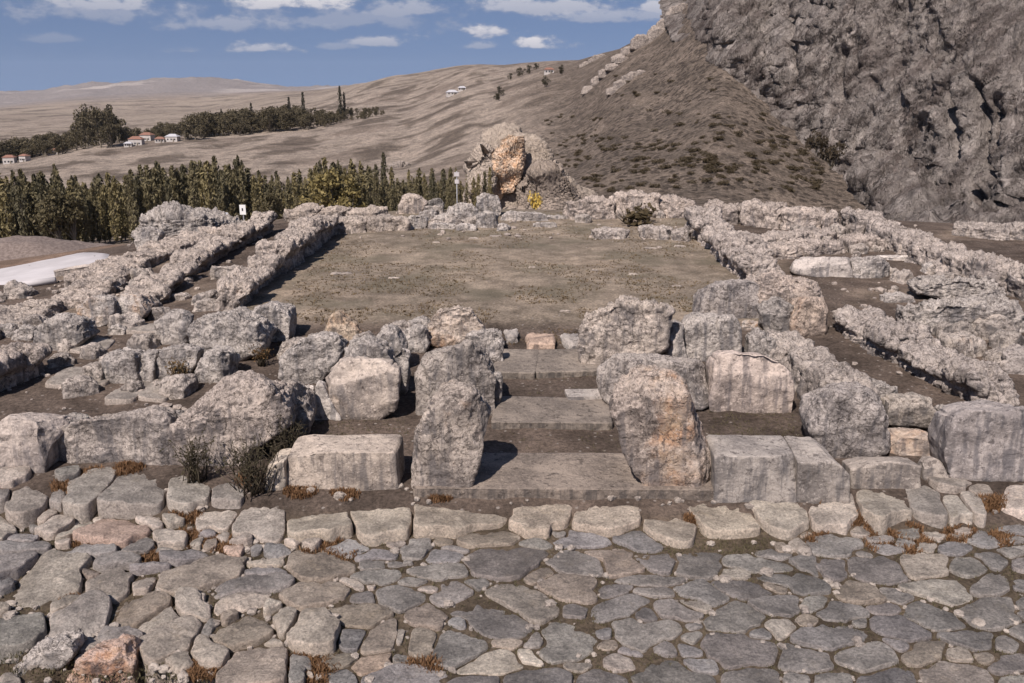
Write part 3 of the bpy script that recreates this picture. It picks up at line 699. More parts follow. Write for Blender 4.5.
PAVERS = [
 # rubble apron on the left, between kerb and street
 ('P', [(38, 525), (52, 510), (57, 516), (43, 527)], LT), ('P', [(35, 534), (58, 520), (75, 525), (54, 538), (42, 537)], LT), ('P', [(59, 540), (92, 521), (92, 527), (67, 542)], LT),
 ('P', [(79, 538), (101, 524), (127, 522), (143, 532), (125, 550), (101, 547)], PK), ('P', [(136, 519), (146, 518), (162, 527), (155, 531), (137, 523)], WH), ('P', [(165, 521), (178, 518), (183, 525), (170, 529)], LT),
 ('P', [(-8, 523), (13, 530), (13, 536), (0, 543), (-8, 543)], LT), ('P', [(9, 542), (17, 537), (40, 538), (28, 546)], (1.3, 1.3, 1.35)), ('P', [(155, 542), (161, 535), (183, 540), (183, 547), (159, 552)], LT),
 ('P', [(191, 547), (203, 538), (202, 551)], LT), ('P', [(57, 546), (70, 544), (69, 549), (58, 549)], LT), ('P', [(226, 551), (243, 548), (241, 560), (229, 558)], PK), ('P', [(284, 545), (301, 544), (295, 549)], WH),
 ('P', [(920, 532), (933, 530), (946, 537), (937, 540), (922, 537)], LT), ('P', [(868, 539), (890, 537), (896, 543), (868, 544)], G), ('P', [(968, 489), (984, 485), (990, 493), (975, 497)], LT), ('P', [(-8, 492), (7, 491), (9, 508), (-8, 512)], G),
 ('P', [(0, 477), (26, 474), (27, 482), (10, 487), (-6, 484)], LT), ('P', [(58, 476), (76, 471), (80, 478), (62, 483)], G),
 # tile rows
 ('B1', [(0, -60), (230, -52), (180, -22), (0, -12)], BL), ('B1', [(-30, -8), (120, -12), (185, 10), (100, 75), (0, 115), (-30, 110)], G), ('B1', [(210, 0), (390, -15), (405, 20), (350, 100), (340, 160), (225, 240), (60, 200), (50, 150), (150, 60)], LT),
 ('B1', [(230, -20), (370, -50), (540, -45), (520, -10), (400, 0)], BL), ('B1', [(440, 60), (470, 10), (560, -5), (635, 20), (600, 40)], G), ('B1', [(425, 105), (560, 65), (600, 100), (570, 185), (510, 200), (430, 165)], LT),
 ('B1', [(235, 230), (320, 185), (420, 185), (330, 240), (250, 265)], LT), ('B1', [(245, 290), (400, 220), (500, 210), (490, 290), (400, 390), (240, 370)], (1.25, 1.23, 1.22)), ('B1', [(-30, 290), (190, 285), (215, 350), (100, 400), (-30, 400)], G),
 ('B1', [(-20, 225), (50, 245), (0, 265), (-20, 262)], LT), ('B1', [(480, 350), (620, 340), (665, 380), (560, 405), (480, 400)], G), ('B1', [(570, 200), (730, 165), (775, 230), (640, 300), (560, 330), (530, 310)], BR),
 ('B1', [(610, 345), (790, 245), (835, 295), (700, 355)], LT), ('B1', [(680, 400), (760, 340), (890, 295), (915, 335), (880, 425), (720, 465)], LT), ('B1', [(620, 115), (720, 75), (720, 110), (690, 165), (640, 160)], LT), ('B1', [(605, 60), (790, 30), (800, 50), (620, 75)], BL),
 ('B1', [(740, 140), (800, 55), (1000, 5), (1125, -5), (1110, 90), (900, 150), (760, 155)], BR), ('B1', [(845, 180), (970, 160), (970, 270), (890, 280), (830, 250)], LT), ('B1', [(770, -10), (900, -32), (950, -15), (860, 28), (780, 28)], BL),
 ('B2', [(0, 165), (35, 160), (30, 220), (0, 235)], LT), ('B2', [(5, 350), (50, 290), (75, 310), (40, 360)], G), ('B2', [(-20, 380), (30, 385), (145, 450), (100, 510), (-10, 490), (-30, 440)], LT),
 ('B2', [(200, 30), (370, 2), (380, 30), (260, 40)], LT), ('B2', [(210, 70), (250, 47), (400, 57), (390, 78), (215, 85)], BL), ('B2', [(75, 190), (85, 130), (200, 95), (400, 92), (430, 130), (330, 155), (150, 168)], G), ('B2', [(80, 240), (150, 175), (310, 172), (270, 220), (110, 265)], LT),
 ('B2', [(430, 60), (450, -10), (560, -30), (700, 30), (690, 60), (530, 105)], BR), ('B2', [(400, 160), (470, 120), (660, 120), (690, 160), (580, 225), (480, 235)], BR), ('B2', [(300, 270), (320, 220), (380, 225)], WH),
 ('B2', [(350, 300), (400, 250), (450, 265), (440, 320), (390, 370)], LT), ('B2', [(420, 380), (470, 270), (560, 245), (650, 310), (630, 400), (580, 440), (450, 420)], LT), ('B2', [(65, 380), (100, 330), (230, 265), (315, 335), (270, 400), (140, 430)], BR),
 ('B2', [(135, 500), (170, 432), (290, 405), (400, 440), (410, 580), (130, 600)], BR), ('B2', [(420, 450), (500, 480), (510, 560), (420, 600)], G), ('B2', [(290, 398), (340, 378), (400, 408), (340, 412)], LT),
 ('B2', [(590, 230), (700, 215), (880, 235), (900, 260), (790, 320), (660, 305)], BR), ('B2', [(640, 400), (670, 325), (770, 330), (740, 410), (720, 440)], BL), ('B2', [(750, 420), (800, 340), (880, 280), (970, 325), (930, 420), (830, 440)], BR),
 ('B2', [(670, 510), (790, 460), (900, 430), (890, 495), (780, 535)], PK), ('B2', [(800, 550), (930, 490), (1100, 530), (1150, 570), (1120, 620), (790, 620)], BL), ('B2', [(640, 100), (720, 97), (770, 130), (740, 145)], LT),
 ('B2', [(700, 90), (780, 60), (900, 55), (915, 100), (850, 118), (760, 112)], G), ('B2', [(710, 160), (800, 160), (815, 205), (710, 200)], DK), ('B2', [(815, 150), (900, 128), (1010, 150), (1040, 190), (920, 250), (850, 210)], G), ('B2', [(910, 110), (960, 90), (1050, 100), (1030, 130)], G),
 ('B2', [(775, 122), (820, 118), (810, 145), (785, 142)], WH), ('B2', [(750, 20), (840, 2), (860, 38), (760, 50)], G), ('B2', [(870, 20), (1000, 10), (1050, 25), (900, 40)], G), ('B2', [(590, -45), (690, -90), (770, -50), (690, -15)], BL), ('B2', [(720, 8), (810, -35), (920, -25), (910, 0)], BL),
 ('B3', [(5, -45), (60, -90), (150, -85), (110, -15), (20, 5)], G), ('B3', [(130, 10), (150, -35), (300, -20), (260, 10)], BL), ('B3', [(190, -50), (240, -65), (340, -40), (300, -25)], G), ('B3', [(250, -75), (370, -130), (530, -110), (520, -62), (340, -52)], BR), ('B3', [(540, -70), (640, -95), (700, -60), (660, -42)], G),
 ('B3', [(325, 0), (340, -46), (600, -56), (665, -30), (640, 10), (520, 80), (380, 70)], (.88, .87, .87)), ('B3', [(740, -80), (800, -125), (900, -115), (960, -70), (900, -52), (780, -60)], BL), ('B3', [(670, 10), (790, -30), (925, -5), (940, 60), (880, 75), (750, 50)], G),
 ('B3', [(815, -42), (1050, -45), (1150, 60), (1090, 80), (975, 75), (945, 0)], BR), ('B3', [(60, 60), (100, 35), (280, 30), (290, 70), (180, 90)], G), ('B3', [(0, 8), (90, 17), (60, 30), (0, 38)], G), ('B3', [(580, 100), (620, 60), (690, 32), (700, 70), (620, 115)], BR),
 ('B3', [(665, 130), (720, 90), (880, 95), (890, 180), (840, 205), (740, 170)], BR), ('B3', [(770, 230), (810, 210), (870, 225), (850, 270), (770, 265)], DK), ('B3', [(910, 150), (960, 125), (1100, 122), (1080, 155), (960, 178)], DK), ('B3', [(910, 230), (1000, 190), (1080, 162), (1180, 185), (1130, 260), (930, 278)], DK),
 ('B3', [(145, 180), (230, 105), (345, 145), (260, 200), (180, 215)], G), ('B3', [(300, 100), (400, 95), (410, 122), (360, 148)], DK), ('B3', [(405, 160), (470, 127), (590, 130), (720, 230), (640, 288), (505, 218)], (.95, .92, .88)), ('B3', [(245, 235), (380, 187), (465, 228), (575, 312), (500, 358), (380, 348)], DK),
 ('B3', [(38, 260), (130, 207), (208, 280), (180, 328), (60, 308)], BR), ('B3', [(52, 400), (60, 335), (100, 318), (163, 357), (120, 468), (62, 468)], BR), ('B3', [(163, 468), (210, 333), (330, 333), (383, 382), (378, 448), (250, 498)], DK), ('B3', [(-12, 300), (36, 322), (8, 410), (-35, 435)], LT),
 ('B3', [(270, 522), (390, 445), (535, 452), (640, 500), (470, 535), (340, 535)], LT), ('B3', [(548, 440), (600, 432), (632, 470), (678, 500), (560, 496)], WH), ('B3', [(195, 572), (330, 540), (465, 552), (458, 620), (185, 620)], (.82, .82, .86)), ('B3', [(482, 562), (560, 512), (700, 524), (795, 562), (795, 620), (474, 620)], (.82, .82, .86)), ('B3', [(824, 572), (930, 525), (1056, 562), (1056, 620), (824, 620)], (.85, .85, .88)),
 ('B3', [(662, 380), (720, 302), (870, 312), (918, 380), (760, 478), (692, 440)], G),
 ('B4', [(80, -90), (170, -133), (265, -70), (258, -12), (150, -52)], BL), ('B4', [(132, -5), (240, -30), (415, 10), (300, 68), (242, 58)], DK), ('B4', [(305, -5), (400, -15), (555, -18), (538, 40), (500, 88), (372, 68)], DK), ('B4', [(562, -5), (700, -10), (868, 20), (866, 53), (700, 58), (582, 20)], G), ('B4', [(722, -17), (770, -40), (890, -17), (830, 6)], G), ('B4', [(882, 10), (1000, -8), (1056, 30), (1022, 88), (962, 58)], DK),
 ('B4', [(582, 52), (640, 48), (698, 75), (640, 93), (582, 83)], LT), ('B4', [(78, 100), (170, 62), (240, 77), (396, 100), (340, 118), (200, 128)], G), ('B4', [(112, 147), (200, 130), (328, 147), (310, 173), (240, 178)], G), ('B4', [(348, 137), (470, 108), (588, 187), (520, 208), (410, 173)], DK), ('B4', [(522, 112), (640, 102), (822, 155), (720, 188), (652, 178)], DK), ('B4', [(735, 78), (920, 67), (1024, 102), (1058, 158), (930, 158), (822, 110)], DK),
 ('B4', [(705, 207), (780, 173), (908, 173), (928, 240), (870, 266), (762, 238)], DK), ('B4', [(932, 212), (970, 177), (1048, 173), (1048, 228), (970, 252)], G), ('B4', [(235, 197), (330, 188), (476, 265), (420, 283), (292, 268)], G), ('B4', [(372, 192), (430, 193), (518, 240), (508, 253), (440, 233)], LT), ('B4', [(490, 290), (620, 203), (695, 240), (755, 280), (700, 336), (532, 318)], G), ('B4', [(765, 292), (860, 278), (926, 292), (880, 346), (810, 376)], LT),
 ('B4', [(143, 260), (190, 205), (238, 242), (268, 290), (222, 298)], DK), ('B4', [(75, 300), (130, 275), (200, 302), (330, 292), (346, 330), (260, 398), (170, 418), (92, 380)], G), ('B4', [(474, 430), (530, 362), (700, 372), (806, 410), (796, 478), (600, 498), (484, 470)], DK), ('B4', [(842, 490), (872, 405), (1024, 432), (1056, 498), (900, 528)], G), ('B4', [(155, 522), (270, 470), (400, 512), (526, 552), (526, 620), (165, 620)], (.82, .84, .84)), ('B4', [(572, 552), (700, 508), (790, 532), (836, 580), (836, 620), (565, 620)], DK), ('B4', [(385, 362), (440, 340), (476, 352), (430, 398)], G),
 ('B5', [(24, -75), (130, -118), (256, -80), (266, -42), (130, -13), (32, -42)], G), ('B5', [(275, -70), (400, -65), (486, -42), (380, -28)], BL), ('B5', [(474, -10), (530, -33), (636, 0), (646, 58), (560, 78), (484, 78)], LT), ('B5', [(622, -53), (700, -73), (778, -60), (720, -22), (642, -32)], BL), ('B5', [(752, -95), (830, -128), (918, -70), (900, -57), (800, -67)], BL), ('B5', [(902, -153), (1000, -158), (1048, -122), (960, -112)], BL), ('B5', [(812, -18), (920, -43), (938, 10), (900, 43), (832, 18)], DK), ('B5', [(962, -62), (1048, -73), (1048, -32)], G), ('B5', [(974, 10), (1048, 2), (1048, 58), (984, 48)], G),
 ('B5', [(684, 48), (722, 2), (828, 2), (834, 55), (760, 76)], G), ('B5', [(4, 20), (60, 2), (168, 7), (186, 60), (140, 102), (24, 58)], DK), ('B5', [(214, 50), (240, 17), (340, 3), (428, 42), (461, 93), (390, 102), (262, 88)], DK), ('B5', [(158, 165), (172, 132), (230, 108), (328, 150), (371, 203), (240, 208), (192, 198)], BR), ('B5', [(464, 135), (580, 108), (690, 113), (756, 180), (660, 198), (562, 163)], (1.2, 1.18, 1.12)), ('B5', [(352, 142), (430, 152), (496, 180), (450, 203), (392, 188)], G),
 ('B5', [(774, 160), (860, 73), (948, 82), (946, 130), (890, 168)], G), ('B5', [(972, 102), (1048, 97), (1048, 148), (982, 138)], DK), ('B5', [(44, 260), (140, 193), (238, 222), (296, 265), (200, 288), (102, 278)], DK), ('B5', [(292, 222), (400, 213), (446, 240), (400, 263), (332, 258)], DK), ('B5', [(474, 260), (540, 213), (620, 242), (718, 272), (731, 300), (640, 323), (562, 308)], DK), ('B5', [(324, 310), (352, 263), (440, 278), (556, 330), (576, 370), (480, 378), (372, 348)], (.75, .75, .8)), ('B5', [(734, 250), (850, 193), (968, 198), (976, 290), (870, 318), (772, 288)], G),
 ('B5', [(984, 200), (1048, 182), (1048, 238), (992, 228)], DK), ('B5', [(984, 252), (1048, 247), (1048, 298)], DK), ('B5', [(218, 290), (288, 278), (286, 310), (242, 318)], G), ('B5', [(0, 330), (90, 303), (200, 313), (286, 350), (246, 388), (100, 412), (0, 398), (-38, 370)], DK), ('B5', [(624, 360), (760, 343), (856, 343), (861, 390), (810, 432), (702, 398)], DK), ('B5', [(892, 380), (930, 358), (986, 395), (968, 428), (902, 413)], G), ('B5', [(962, 340), (1000, 313), (1050, 313), (1050, 388)], G), ('B5', [(164, 470), (202, 422), (330, 393), (396, 440), (426, 488), (300, 516)], G),
 ('B5', [(464, 440), (510, 398), (620, 383), (696, 420), (560, 488), (492, 498)], BR), ('B5', [(544, 522), (650, 493), (798, 512), (836, 580), (818, 620), (562, 620)], LT), ('B5', [(278, 562), (420, 503), (498, 522), (526, 580), (526, 620), (274, 620)], (.75, .76, .82)), ('B5', [(844, 500), (900, 468), (1000, 458), (1048, 480), (1048, 518), (930, 533)], DK), ('B5', [(934, 560), (1050, 535), (1050, 620), (904, 620)], G), ('B5', [(34, 562), (100, 543), (200, 548), (200, 600), (24, 600)], G),
 ('B4', [(400, 310), (455, 300), (478, 315), (430, 332)], G), ('B1', [(780, 480), (860, 455), (905, 500), (830, 530)], LT), ('B1', [(0, 575), (40, 545), (85, 575), (80, 620), (0, 620)], LT),
]
STREET_POLYS = []
kc = []
KI = [pack_add(px(tl, pts)) for (lm, tl, pts, tint) in KERB]
PI_ = [pack_add(px(tl, pts)) for (tl, pts, tint) in PAVERS]
_rf = np.random.default_rng(77); _nf = 0
_c0 = np.array([q[0] for q in PACK])
for _ in range(2200):     # wedge small stones into the wider gaps
    x, y = _rf.uniform(0, 1024), _rf.uniform(528, 683)
    if 655 < x < 775 and y < 560: continue
    if x < 320 and y > 640: continue
    p = at(x, y)[:2]; gap = 9
    for (c, rad, sz) in PACK:
        if abs(c[0] - p[0]) > 1.3 or abs(c[1] - p[1]) > 1.3: continue
        v = p - c; d = math.hypot(*v)
        a = math.atan2(v[1], v[0]) % (2 * math.pi); gap = min(gap, d - np.interp(a, np.append(PA, 2 * math.pi), np.append(rad, rad[0])))
    if gap < .125: continue
    g = gap * 1.0; k = 9 * .012 * 0 + 1; q = []
    for a in np.sort(_rf.uniform(0, 2 * math.pi, 7)): q.append(p + g * _rf.uniform(.8, 1.1) * np.array([math.cos(a), math.sin(a)]) * np.array([1.25, 1]))
    # back to picture columns and rows for the bookkeeping
    def pr(w):
        z = h1(w[0], w[1]); d = np.array([w[0], w[1], z]) - CAM; cy_, sy_ = math.cos(-YAW), math.sin(-YAW); d = np.array([cy_ * d[0] - sy_ * d[1], sy_ * d[0] + cy_ * d[1], d[2]]); th = PITCH
        f = d[1] * math.cos(th) - d[2] * math.sin(th); u = d[1] * math.sin(th) + d[2] * math.cos(th); return (512 + FOC * d[0] / f, 341.5 - FOC * u / f)
    q = [pr(w_) for w_ in q]; PAVERS.append(('P', q, (LT, G, BR, BL)[_nf % 4])); PI_.append(pack_add(q)); _nf += 1
print('filler stones', _nf)
for k, (lm, tl, pts, tint) in enumerate(KERB):
    P_ = px(tl, pts); STREET_POLYS.append(P_)
    cx = sum(p[0] for p in P_) / len(P_); kc.append((cx, lm))
    o = flat_stone('kerb_stone', KI[k], thick=.3, top=.06, dome=.012, seed=k, color=(*(c * 1.12 for c in tint), 0), ns=84, rough=1.2, tilt=.6)
    tag(o, lm + (' right of the ' + KERB[k - 1][0] if 0 < k and len(lm.split()) + len(KERB[k - 1][0].split()) < 12 else ' at the foot of the ruin'), 'kerb stone', 'stones of the kerb row')

def area(pp): return abs(sum(pp[i][0] * pp[(i + 1) % len(pp)][1] - pp[i][1] * pp[(i + 1) % len(pp)][0] for i in range(len(pp)))) / 2
ORD = ['first', 'second', 'third', 'fourth', 'fifth', 'sixth', 'seventh', 'eighth', 'ninth', 'tenth', 'eleventh', 'twelfth', 'thirteenth', 'fourteenth', 'fifteenth']
lms = [k for k in kc if k[1] in ('narrow leaning kerb stone', 'tall slanting kerb stone', 'broad rounded kerb stone', 'pale tapering kerb stone', 'dark topped kerb stone', 'smooth faceted kerb stone', 'speckled upright kerb stone', 'long wedge kerb stone', 'round kerb stone', 'wide oval kerb stone', 'drooping oval kerb stone', 'squat kerb stone by the moss', 'square pale kerb stone', 'cracked kerb stone', 'knobbly kerb stone', 'slim grey leaning kerb stone', 'thin streaked kerb stone', 'white lump of a kerb stone')]
pv = []
for k, (tl, pts, tint) in enumerate(PAVERS):
    P_ = px(tl, pts); STREET_POLYS.append(P_); cx = sum(p[0] for p in P_) / len(P_); cy = sum(p[1] for p in P_) / len(P_)
    pv.append([k, P_, tint, cx, cy, min(lms, key=lambda q: abs(q[0] - cx))[1]])
count = {}
for (k, P_, tint, cx, cy, lm) in sorted(pv, key=lambda q: q[4]):
    ww = max(p[0] for p in P_) - min(p[0] for p in P_); hh = max(p[1] for p in P_) - min(p[1] for p in P_); ar = area(P_)
    lv = random.uniform(.86, 1.12); tint = tuple(c * lv * random.uniform(.985, 1.015) for c in tint)
    front = cy > 640 and cx < 330
    o = flat_stone('paving_stone', PI_[k], thick=.42 if front else .2, top=.065 if cx < 330 else .032, dome=.03 if cx < 330 else .008, seed=200 + k, color=(*tint, 0), nr=9, ns=64 if ar > 250 else 40, rough=1.5 if cx < 330 else 1.0, tilt=1.3 if cx < 330 else .15)
    count[lm] = count.get(lm, 0) + 1
    size = 'big' if ar > 1100 else 'small' if ar < 330 else 'mid-sized'
    lum = tint[0]; shade = 'whitish' if lum > 1.65 else 'pinkish' if tint[0] / tint[2] > 1.3 else 'pale' if lum > 1.22 else 'brownish' if tint[0] / tint[2] > 1.13 else 'dark grey' if lum < .89 else 'grey'
    shape = 'long' if ww > 2.6 * hh else 'upright' if hh > ww else 'angular'
    tag(o, f"{size} {shade} {shape} paver, {ORD[min(14, count[lm] - 1)]} stone down from the {lm}", 'paving stone', 'paving stones of the street')

# ------------------------------------------------------------------ the gate: sills and steps (worked slabs)
def slab(name, label, fl, fr, by, ztop, thick, cat='step', tint=1.0, n=22, warm=.15, group=None, rnd=.05, seed=1, skew=(0, 0)):
    """a flat worked slab: front edge from picture points fl to fr, back edge at picture row by, top at ztop"""
    a = onz(*fl, ztop); b = onz(*fr, ztop); k = onz((fl[0] + fr[0]) / 2, by, ztop); yb = k[1]
    L = np.linalg.norm((b - a)[:2]); dep = yb - (a[1] + b[1]) / 2
    out = np.array([[0, 0], [L, 0], [L, thick], [0, thick]])
    P, Fc = rock_shape(out, dep, rnd=.3 if n == 12 else rnd, n=n, bd=0, tb=0.0, rough=.05 if n == 12 else .012, karst=.03 if n == 12 else .004, chips=7 if n == 12 else 0, seed=seed, soft=.1 if n == 12 else .015, grow=1.0)
    e = (b - a)[:2] / L; nrm = np.array([-e[1], e[0]])
    Q = np.zeros_like(P); Q[:, :2] = a[:2] + P[:, [0]] * e + P[:, [1]] * nrm; Q[:, 2] = ztop - thick + P[:, 2]
    t = tint if isinstance(tint, tuple) else (tint,) * 3
    o = mesh_obj(name, Q, Fc, M_STONE, loc=((a[0] + b[0]) / 2, a[1], ztop - thick), color=(*t, warm)); tag(o, label, cat, group)
    return o
slab('threshold_slab', 'long pale threshold slab across the foot of the gate passage', (412, 488), (716, 490), 453, -.32, .34, tint=(.57, .525, .48), n=40, cat='threshold')
slab('step_slab', 'worn grey step slab above the threshold in the gate passage', (491, 422), (613, 423), 397, -.2, .3, tint=(.5, .47, .435), seed=2)
slab('step_slab', 'cracked step slab at the inner end of the gate passage, left piece', (492, 372), (535, 373), 349, -.08, .3, tint=(.55, .52, .48), seed=3)
slab('step_slab', 'cracked step slab at the inner end of the gate passage, right piece', (536, 372.5), (612, 370), 349, -.085, .3, tint=(.53, .5, .46), seed=4)
slab('flat_stone', 'thin flat stone lying on the soil beside the right gate rock', (568, 397), (606, 396), 389, -.13, .1, tint=.9, seed=5, cat='stone')
for (a, b, y0, y1, tn, lb) in ((505, 518, 337, 329, 1.1, 'small pale stone at the left of the low row edging the court'), (526, 558, 344, 333, (1.15, .95, .82), 'pinkish flat stone in the low row edging the court'), (563, 585, 343, 333, 1.0, 'grey flat stone at the right of the low row edging the court')):
    slab('edging_stone', lb, (a, y0), (b, y0), y1, .035, .2, tint=tuple(q * .82 for q in tn) if isinstance(tn, tuple) else tn * .82, seed=int(a), cat='stone', n=12)
# the big squared slabs either side of the sill
rock('threshold_block', 'pale squared block with a cracked stepped end, left of the gate', 'block', 'P', [(286, 490), (287, 453), (394, 453), (398, 490)], .8, warm=.3, tint=(.98, .92, .85), mat=M_STONE, rnd=.06, bd=0, tb=0, rough=.02, karst=.004, soft=.03, grow=1.02, chips=2, n=30, )
rock('threshold_block', 'low broken end piece of the pale squared block beside the shrub', 'block', 'P', [(265, 490), (268, 466), (284, 462), (285, 490)], .7, warm=.3, tint=(1.1, 1.05, .95), mat=M_STONE, rnd=.1, bd=0, tb=0, rough=.03, karst=.006, soft=.03, grow=1.02, chips=2)
rock('threshold_block', 'broad blue grey squared block right of the right gate rock', 'block', 'P', [(716, 503), (716, 457), (797, 458), (797, 503)], .95, warm=.1, tint=(.76, .755, .75), mat=M_STONE, rnd=.06, bd=0, tb=0, rough=.02, karst=.004, soft=.03, grow=1.02, chips=2, n=32)
rock('threshold_block', 'sloping right half of the blue grey squared block', 'block', 'P', [(798, 503), (798, 458), (826, 459), (850, 472), (851, 500)], .95, warm=.1, tint=(.76, .75, .735), mat=M_STONE, rnd=.07, bd=0, tb=0, rough=.025, karst=.004, soft=.03, grow=1.02, chips=2)
rock('threshold_block', 'grey block with an arched top edge next to the sloping block', 'block', 'U3', [(247, 640), (247, 556), (310, 540), (380, 522), (440, 530), (498, 545), (500, 635)], .7, warm=.1, tint=(.84, .81, .775), mat=M_STONE, rnd=.12, bd=.02, tb=.02, rough=.03, karst=.006, soft=.03, grow=1.02, chips=2)
rock('threshold_block', 'small grey cube wedged beneath the dark right hand orthostat', 'block', 'U3', [(506, 612), (508, 540), (560, 530), (598, 565), (596, 608)], .5, warm=.1, tint=(.84, .81, .775), mat=M_STONE, rnd=.2, rough=.03, karst=.006)

